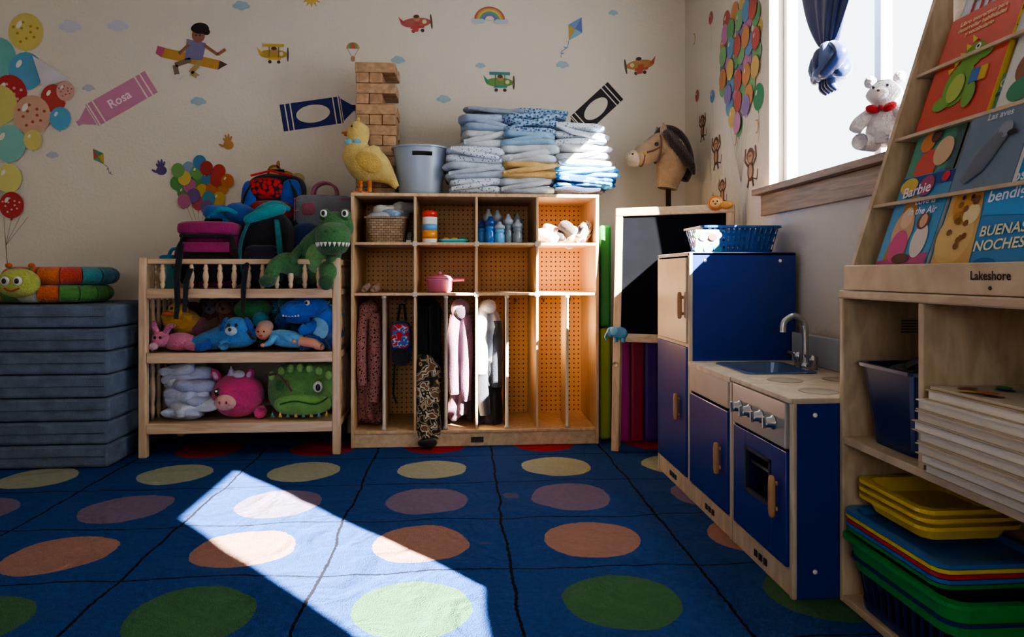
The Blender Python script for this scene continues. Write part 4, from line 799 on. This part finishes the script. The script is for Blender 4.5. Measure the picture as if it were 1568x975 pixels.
# ---------------------------------------------------------------- wall decals
def dec(name,x,z,rot=0): return MB(name,frame((x,WY-.0005,z),(math.cos(rot),0,math.sin(rot)),(-math.sin(rot),0,math.cos(rot))))
def decR(name,y,z): return MB(name,frame((WX-.0005,y,z),(0,-1,0),(0,0,1)))
def balloon(mb,x,y,r,h,lay=1,dots=None,hl=True):
    mb.disc(x,y,r*.92,F(h),lay,r*1.05); mb.poly([(x-.1*r,y-1.2*r),(x+.1*r,y-1.2*r),(x,y-.95*r)],F(h),lay)
    if hl: mb.disc(x-.35*r,y+.4*r,r*.13,F('#d8d0c4'),lay+1,r*.24,-.5,12)
    if dots:
        for i in range(10):
            a=i*2.4; q=.25+.05*i; mb.disc(x+r*q*math.cos(a),y+r*q*math.sin(a),r*.08,F(dots),lay+1,n=10)
mb=dec('balloon_cluster_decal',-2.394,.83)
BLN=[(.13,1.265,.095,'#c4b466','#a8862a'),(-.01,1.13,.10,'#6aa8a0',None),(.13,1.06,.095,'#5a96b0',None),(.05,.94,.095,'#a83434','#c89a90'),(.27,.92,.07,'#a84038',None),(.33,.96,.05,'#c09888','#a84a38'),(.0,.88,.10,'#bcb46a',None),(.165,.83,.10,'#c09a80','#a0503c'),(.305,.815,.058,'#5a9ab4',None),(.05,.68,.092,'#7ab0a4',None),(.17,.70,.05,'#c4ba6c',None),(.05,.50,.072,'#c8c074',None),(.065,.36,.066,'#a83434','#c8a8a0'),(-.05,.42,.06,'#6a9cac',None)]
for i,(x,y,r,h,d) in enumerate(BLN): balloon(mb,x,y,r,h,1+2*i,d); 
for x in (.02,.06,.1,.14): mb.line([(x,.3),(.03,.15),(.04,.02)],.0025,F('#8a7a70'),0)
mb.poly([(.17,1.14),(.36,1.02),(.22,.98)],F('#c4c0c0'),30); mb.obj()
def cloud(x,z,s,h='#b9c0cc'):
    mb=dec('cloud_decal',x,z)
    for i,(dx,dy,r) in enumerate(((-.6,-.05,.35),(-.2,.2,.42),(.25,.12,.42),(.6,-.08,.3),(0,-.12,.5))): mb.disc(dx*s,dy*s,r*s,F(h),i,r*s*.8)
    mb.obj()
for a in ((-2.04,2.13,.065),(-1.80,2.14,.06)): cloud(*a,h='#b8bac2')
for a in ((-1.95,1.81,.035),(-2.13,1.455,.035)): cloud(*a,h='#a8acb4')
for x,z,s in ((-1.167,2.265,.05),(-1.39,1.75,.045),(-.337,1.995,.042),(-.09,1.788,.042),(.565,1.99,.04),(.85,2.285,.03),(.11,1.975,.03)): cloud(x,z,s,'#93abb4')
def crayon(name,x,z,rot,L,H,h,flip,txt=None,band=None):
    mb=dec(name,x,z,rot); s=-1 if flip else 1; X=lambda a:s*a*L/2
    def P(pts,m,l): mb.poly([(X(a),b*H) for a,b in (pts if s>0 else pts[::-1])],m,l)
    P([(-1,-.5),(.60,-.5),(.60,.5),(-1,.5)],F(h),0)
    P([(.62,-.42),(.9,-.12),(1,-.1),(1,.1),(.9,.12),(.62,.42)],F(h),0)
    for a in (-.88,-.74,.40,.54): P([(a,-.5),(a+.035,-.5),(a+.035,.5),(a,.5)],WALLP,1)
    mb.disc(X(-.16),0,L*.225,WALLP if not txt else F(band or h),2,H*.33,n=32)
    if txt: mb.text(txt,H*.5,X(-.14),0,F('#e0c8d0'),3)
    mb.obj()
crayon('pink_crayon_decal',-1.82,1.735,.55,.44,.13,'#b87a94',True,'Rosa')
crayon('blue_crayon_decal',-.76,1.70,.16,.40,.145,'#1a2460',False)
crayon('black_crayon_decal',.73,1.73,.75,.36,.13,'#1c1a1c',True)
mb=dec('boy_on_pencil_decal',-1.41,1.97)
mb.poly([(-.17,.01),(.12,-.05),(.13,.0),(-.15,.06)],F('#b0843c'),1); mb.poly([(.12,-.05),(.17,-.02),(.13,.0)],F('#4a3a34'),1); mb.poly([(-.2,.03),(-.17,.01),(-.15,.06),(-.19,.07)],F('#a8506a'),2)
mb.poly([(-.05,.0),(.04,.0),(.06,.09),(-.04,.11)],F('#706c8c'),3); mb.disc(.02,.13,.034,F('#8c5c44'),4,.038); mb.disc(.03,.168,.045,F('#1c1412'),5,.03); mb.disc(.062,.15,.018,F('#1c1412'),6); mb.disc(.0,.165,.018,F('#1c1412'),7); mb.disc(.01,.13,.004,F('#101010'),8); mb.disc(.03,.13,.004,F('#101010'),8)
mb.line([(.05,.08),(.12,.03),(.16,.06)],.016,F('#8c5c44'),4); mb.line([(-.03,.08),(-.08,.03)],.016,F('#8c5c44'),4); mb.line([(-.02,.0),(-.1,-.03),(-.09,-.08)],.026,F('#746250'),3); mb.line([(.03,-.01),(-.02,-.07),(.02,-.09)],.026,F('#a08a5a'),4); mb.disc(-.085,-.09,.02,F('#c8c4bc'),5,.012); mb.disc(.03,-.095,.02,F('#c8c4bc'),5,.012); mb.obj()
def plane(name,x,z,s,b,w,rot=0,fl=1,bi=True):
    mb=dec(name,x,z,rot); mb.disc(0,0,s*.8,F(b),1,s*.27); mb.poly([(fl*-.55*s,0),(fl*-.95*s,.4*s),(fl*-.8*s,-.05*s)][::fl],F(w),2)
    mb.poly([(-.35*s,-.32*s),(.4*s,-.32*s),(.45*s,-.18*s),(-.3*s,-.18*s)],F(w),3)
    if bi: mb.poly([(-.6*s,.42*s),(.6*s,.42*s),(.6*s,.6*s),(-.6*s,.6*s)],F(w),3); mb.line([(-.25*s,-.2*s),(-.25*s,.45*s)],.05*s,F('#6a5a48'),2); mb.line([(.3*s,-.2*s),(.3*s,.45*s)],.05*s,F('#6a5a48'),2)
    else: mb.poly([(-.1*s,.0),(.25*s,.0),(.05*s,-.5*s),(-.3*s,-.5*s)],F(w),6); mb.poly([(-.1*s,.1*s),(.2*s,.1*s),(.1*s,.35*s),(-.1*s,.35*s)],F(w),0)
    mb.disc(fl*.82*s,0,.06*s,F('#5a4a40'),3,.42*s); mb.disc(fl*.05*s,.24*s,.17*s,F('#a8805c'),4); mb.disc(fl*.03*s,.33*s,.16*s,F('#5a3a28'),5,.1*s); mb.disc(fl*.3*s,-.45*s,.1*s,F('#3a3430'),4); mb.disc(fl*-.2*s,-.45*s,.1*s,F('#3a3430'),4); mb.disc(fl*.45*s,.02*s,.12*s,F('#c8bc90'),4); mb.obj()
plane('yellow_biplane_decal',-1.0,2.01,.092,'#a8883c','#b89a3c'); plane('red_airplane_decal',-.24,2.20,.10,'#a05a50','#a84a48',.1,1,False)
plane('green_biplane_decal',.215,1.885,.095,'#5c8444','#3f7a74'); plane('orange_airplane_decal',1.0,2.0,.10,'#a87a44','#a8503c',.15,-1,False)
mb=dec('parachute_decal',-.58,2.04); 
for i,h in enumerate(('#b0883a','#5a8a6a','#b05a3a')): mb.disc(0,.01,.036-.011*i,F(h),1+i,.035-.002*i,0,18,None,0,pi)
mb.line([(-.03,.01),(0,-.045)],.003,F('#8a7a6a'),0); mb.line([(.03,.01),(0,-.045)],.003,F('#8a7a6a'),0); mb.disc(0,-.045,.012,F('#a07a5a'),2,.016); mb.obj()
mb=dec('rainbow_decal',.16,2.225)
for i,h in enumerate(('#a8584a','#b88a4a','#b8ac5a','#6a906a','#5a78a0','#7a6490')): mb.disc(0,0,.085-.01*i,F(h),1+i,.075-.009*i,0,24,None,0,pi)
mb.disc(0,0,.025,WALLP,8,.022,0,20,None,0,pi)
for s in (-1,1):
    for i,q in enumerate((-.02,.0,.02)): mb.disc(s*.065+q,-.008,.018,F('#a8b8c0'),9+i,.013)
mb.obj()
mb=dec('sun_decal',-.80,2.32)
for i in range(12): a=i*pi/6; mb.poly([(.03*math.cos(a-.2),.03*math.sin(a-.2)),(.055*math.cos(a),.055*math.sin(a)),(.03*math.cos(a+.2),.03*math.sin(a+.2))],F('#b0883a'),0)
mb.disc(0,0,.034,F('#c0a44a'),1); mb.disc(-.01,.008,.004,F('#5a3a1a'),2); mb.disc(.01,.008,.004,F('#5a3a1a'),2); mb.obj()
def kite(name,x,z,s,cs,rot):
    mb=dec(name,x,z,rot); P=[(0,s),(-.6*s,0),(0,-s),(.6*s,0)]
    for i in range(4): mb.poly([P[i],P[(i+1)%4],(0,0)],F(cs[i%len(cs)]),1)
    mb.line([(0,-s),(.15*s,-1.5*s),(-.1*s,-2*s),(.1*s,-2.4*s)],.004,F('#6a8aa0'),0)
    for q in (1.5,2.0): mb.poly([(-.14*s,-q*s-.1*s),(.2*s,-q*s+.05*s),(.05*s,-q*s-.15*s)],F(cs[0]),2)
    mb.obj()
kite('kite_decal',.635,2.19,.075,('#6a8ab0','#a8904a','#7aa0b0','#5a6a98'),-.5); kite('small_kite_decal',-1.90,1.45,.05,('#a8503a','#5a8a5a','#b8923a','#4a8a6a'),.6)
def hand(name,x,z,s,h,rot):
    mb=dec(name,x,z,rot); mb.disc(0,0,.5*s,F(h),1,.45*s)
    for i,(a,l) in enumerate(((-.55,.75),(-.2,.95),(.12,1),(.45,.85))): mb.disc(.75*l*s*math.sin(a),.75*l*s*math.cos(a),.11*s,F(h),2+i,.36*s*l,-a)
    mb.disc(-.62*s,-.02*s,.12*s,F(h),7,.32*s,1.0); mb.obj()
hand('purple_handprint_decal',-1.58,1.38,.055,'#544470',.1); hand('orange_handprint_decal',-1.235,1.52,.055,'#a87c44',.1)
mb=dec('balloon_bunch_decal',-1.375,1.30); cl=['#a8382c','#4a8448','#b89c3a','#3f7498','#a85c80','#b8682a','#64944e','#6a5284','#a8382c','#bca850','#3f8490','#983028','#56884a','#b87c3a','#7a90a8','#a84a54']
for i in range(24):
    a=i*2.4; q=.024*math.sqrt(i)*1.1; balloon(mb,q*math.cos(a)*1.15,.01+q*math.sin(a),.037,cl[i%16],1+2*(i%12),None,i%3==0)
for i in range(6): mb.line([(-.08+.03*i,-.1),(0,-.3)],.002,F('#8a7a70'),0)
mb.obj()
mb=dec('animal_decal',-.945,1.345); mb.disc(0,0,.06,F('#a87a3c'),1,.042); mb.disc(-.05,.035,.038,F('#98602a'),2); mb.disc(-.05,.033,.026,F('#b8945a'),3); mb.disc(-.03,.075,.01,F('#a87a3c'),2,.02); mb.disc(.07,.0,.04,F('#b89c6a'),2,.03)
for i in range(6): mb.disc(-.03+.018*i,.01*((-1)**i),.006,F('#5a3a1a'),4)
mb.line([(-.03,-.02),(-.035,-.06)],.012,F('#98602a'),1); mb.line([(.03,-.02),(.035,-.06)],.012,F('#98602a'),1); mb.obj()
mb=decR('balloon_bunch_decal',3.0,1.79); k=0
cl2=['#a05048','#5c8c5c','#b89c5c','#5a84a0','#a87490','#b07a4c','#70986a','#7a6890']
for j in range(11):
    y=.24-.052*j; hw=.19*math.sqrt(max(0,1-((y-.03)/.30)**2)) 
    if y<-.1: hw*=.75
    nn_=max(1,int(hw*2/.075)); 
    for i in range(nn_+1):
        x=-hw+2*hw*i/nn_ if nn_ else 0; balloon(mb,x+random.uniform(-.012,.012),y+random.uniform(-.012,.012),.046,cl2[(k*5)%8],1+2*(k%9),None,k%3==0); k+=1
for i in range(7): mb.line([(-.1+.033*i,-.28),(.02,-.55)],.002,F('#8a7a70'),0)
mb.obj()
for y,z,r,h in ((2.80,1.58,.055,'#2f7450'),(3.55,1.78,.03,'#98503a'),(3.1,2.24,.045,'#3f6890'),(3.33,1.72,.03,'#4a7698'),(3.35,2.12,.03,'#a05a4a')):
    mb=decR('balloon_decal',y,z); balloon(mb,0,0,r,h); mb.line([(0,-r),(.008,-r-.08),(0,-r-.14)],.002,F('#8a7a70'),0); mb.obj()
def monkey(y,z,s):
    mb=decR('monkey_decal',y,z); br=F('#5c4030'); tn=F('#a88468'); mb.disc(0,-.5*s,.3*s,br,1,.42*s); mb.disc(0,.15*s,.34*s,br,2,.32*s); mb.disc(-.33*s,.17*s,.13*s,tn,1); mb.disc(.33*s,.17*s,.13*s,tn,1); mb.disc(0,.08*s,.24*s,tn,3,.22*s); mb.disc(-.09*s,.14*s,.04*s,F('#101010'),4); mb.disc(.09*s,.14*s,.04*s,F('#101010'),4); mb.disc(0,-.5*s,.18*s,tn,2,.28*s)
    for q in (-1,1): mb.line([(q*.2*s,-.3*s),(q*.55*s,0),(q*.45*s,.5*s)],.12*s,br,1); mb.line([(q*.15*s,-.8*s),(q*.3*s,-1.15*s)],.14*s,br,1)
    mb.line([(.2*s,-.8*s),(.6*s,-.9*s),(.7*s,-.5*s)],.06*s,br,0); mb.obj()
monkey(3.47,1.62,.085); monkey(3.28,1.46,.10); monkey(2.88,1.33,.105); monkey(3.2,1.25,.08); monkey(2.77,2.15,.06)
for y,z in ((3.62,1.42),(2.87,1.72),(3.05,1.45),(3.33,1.20),(3.6,2.1),(2.82,1.46)):
    mb=decR('moon_decal',y,z); P=[(.022*math.cos(a),.03*math.sin(a)) for a in [-2+4*i/12 for i in range(13)]]+[(.008+.010*math.cos(a)-.006,.024*math.sin(a)) for a in [2-4*i/12 for i in range(13)]]; mb.poly(P,F('#a88a48'),0); mb.obj()
# ---------------------------------------------------------------- light
w=bpy.data.worlds.new('world'); scene.world=w; w.use_nodes=True
bg=w.node_tree.nodes['Background']; bg.inputs[0].default_value=(.85,.92,1,1); bg.inputs[1].default_value=8
sd=bpy.data.lights.new('sun','SUN'); sd.energy=330; sd.angle=.009; sd.color=(1,.96,.9)
so=bpy.data.objects.new('sun',sd); so.rotation_euler=Vector((-1,1.15,-.945)).to_track_quat('-Z','Y').to_euler(); so.location=(4,-3,5); scene.collection.objects.link(so)
def area(name,loc,dirv,sx,sy,e,col=(.93,.96,1)):
    l=bpy.data.lights.new(name,'AREA'); l.shape='RECTANGLE'; l.size=sx; l.size_y=sy; l.energy=e; l.color=col
    o=bpy.data.objects.new(name,l); o.location=loc; o.rotation_euler=Vector(dirv).to_track_quat('-Z','Z').to_euler(); scene.collection.objects.link(o)
area('skylight_window_1',(WX+.2,2.1,1.69),(-1,0,0),1.5,1.2,90)
area('rear_fill_light',(-.45,RY-.2,1.45),(0,1,0),1.5,1.1,26)  # fill lamp added behind the camera to lift the room
# ---------------------------------------------------------------- camera
cd=bpy.data.cameras.new('camera'); cd.lens=24; cd.sensor_width=36; cd.shift_y=-67.5/1568; cd.clip_start=.05
co=bpy.data.objects.new('camera',cd); co.location=(0,0,.83); co.rotation_euler=(pi/2,0,-math.radians(4.32)); scene.collection.objects.link(co); scene.camera=co
scene.view_settings.view_transform='AgX'
try: scene.view_settings.look='AgX - Medium High Contrast'
except Exception as e: print(e)
scene.view_settings.exposure=-.95
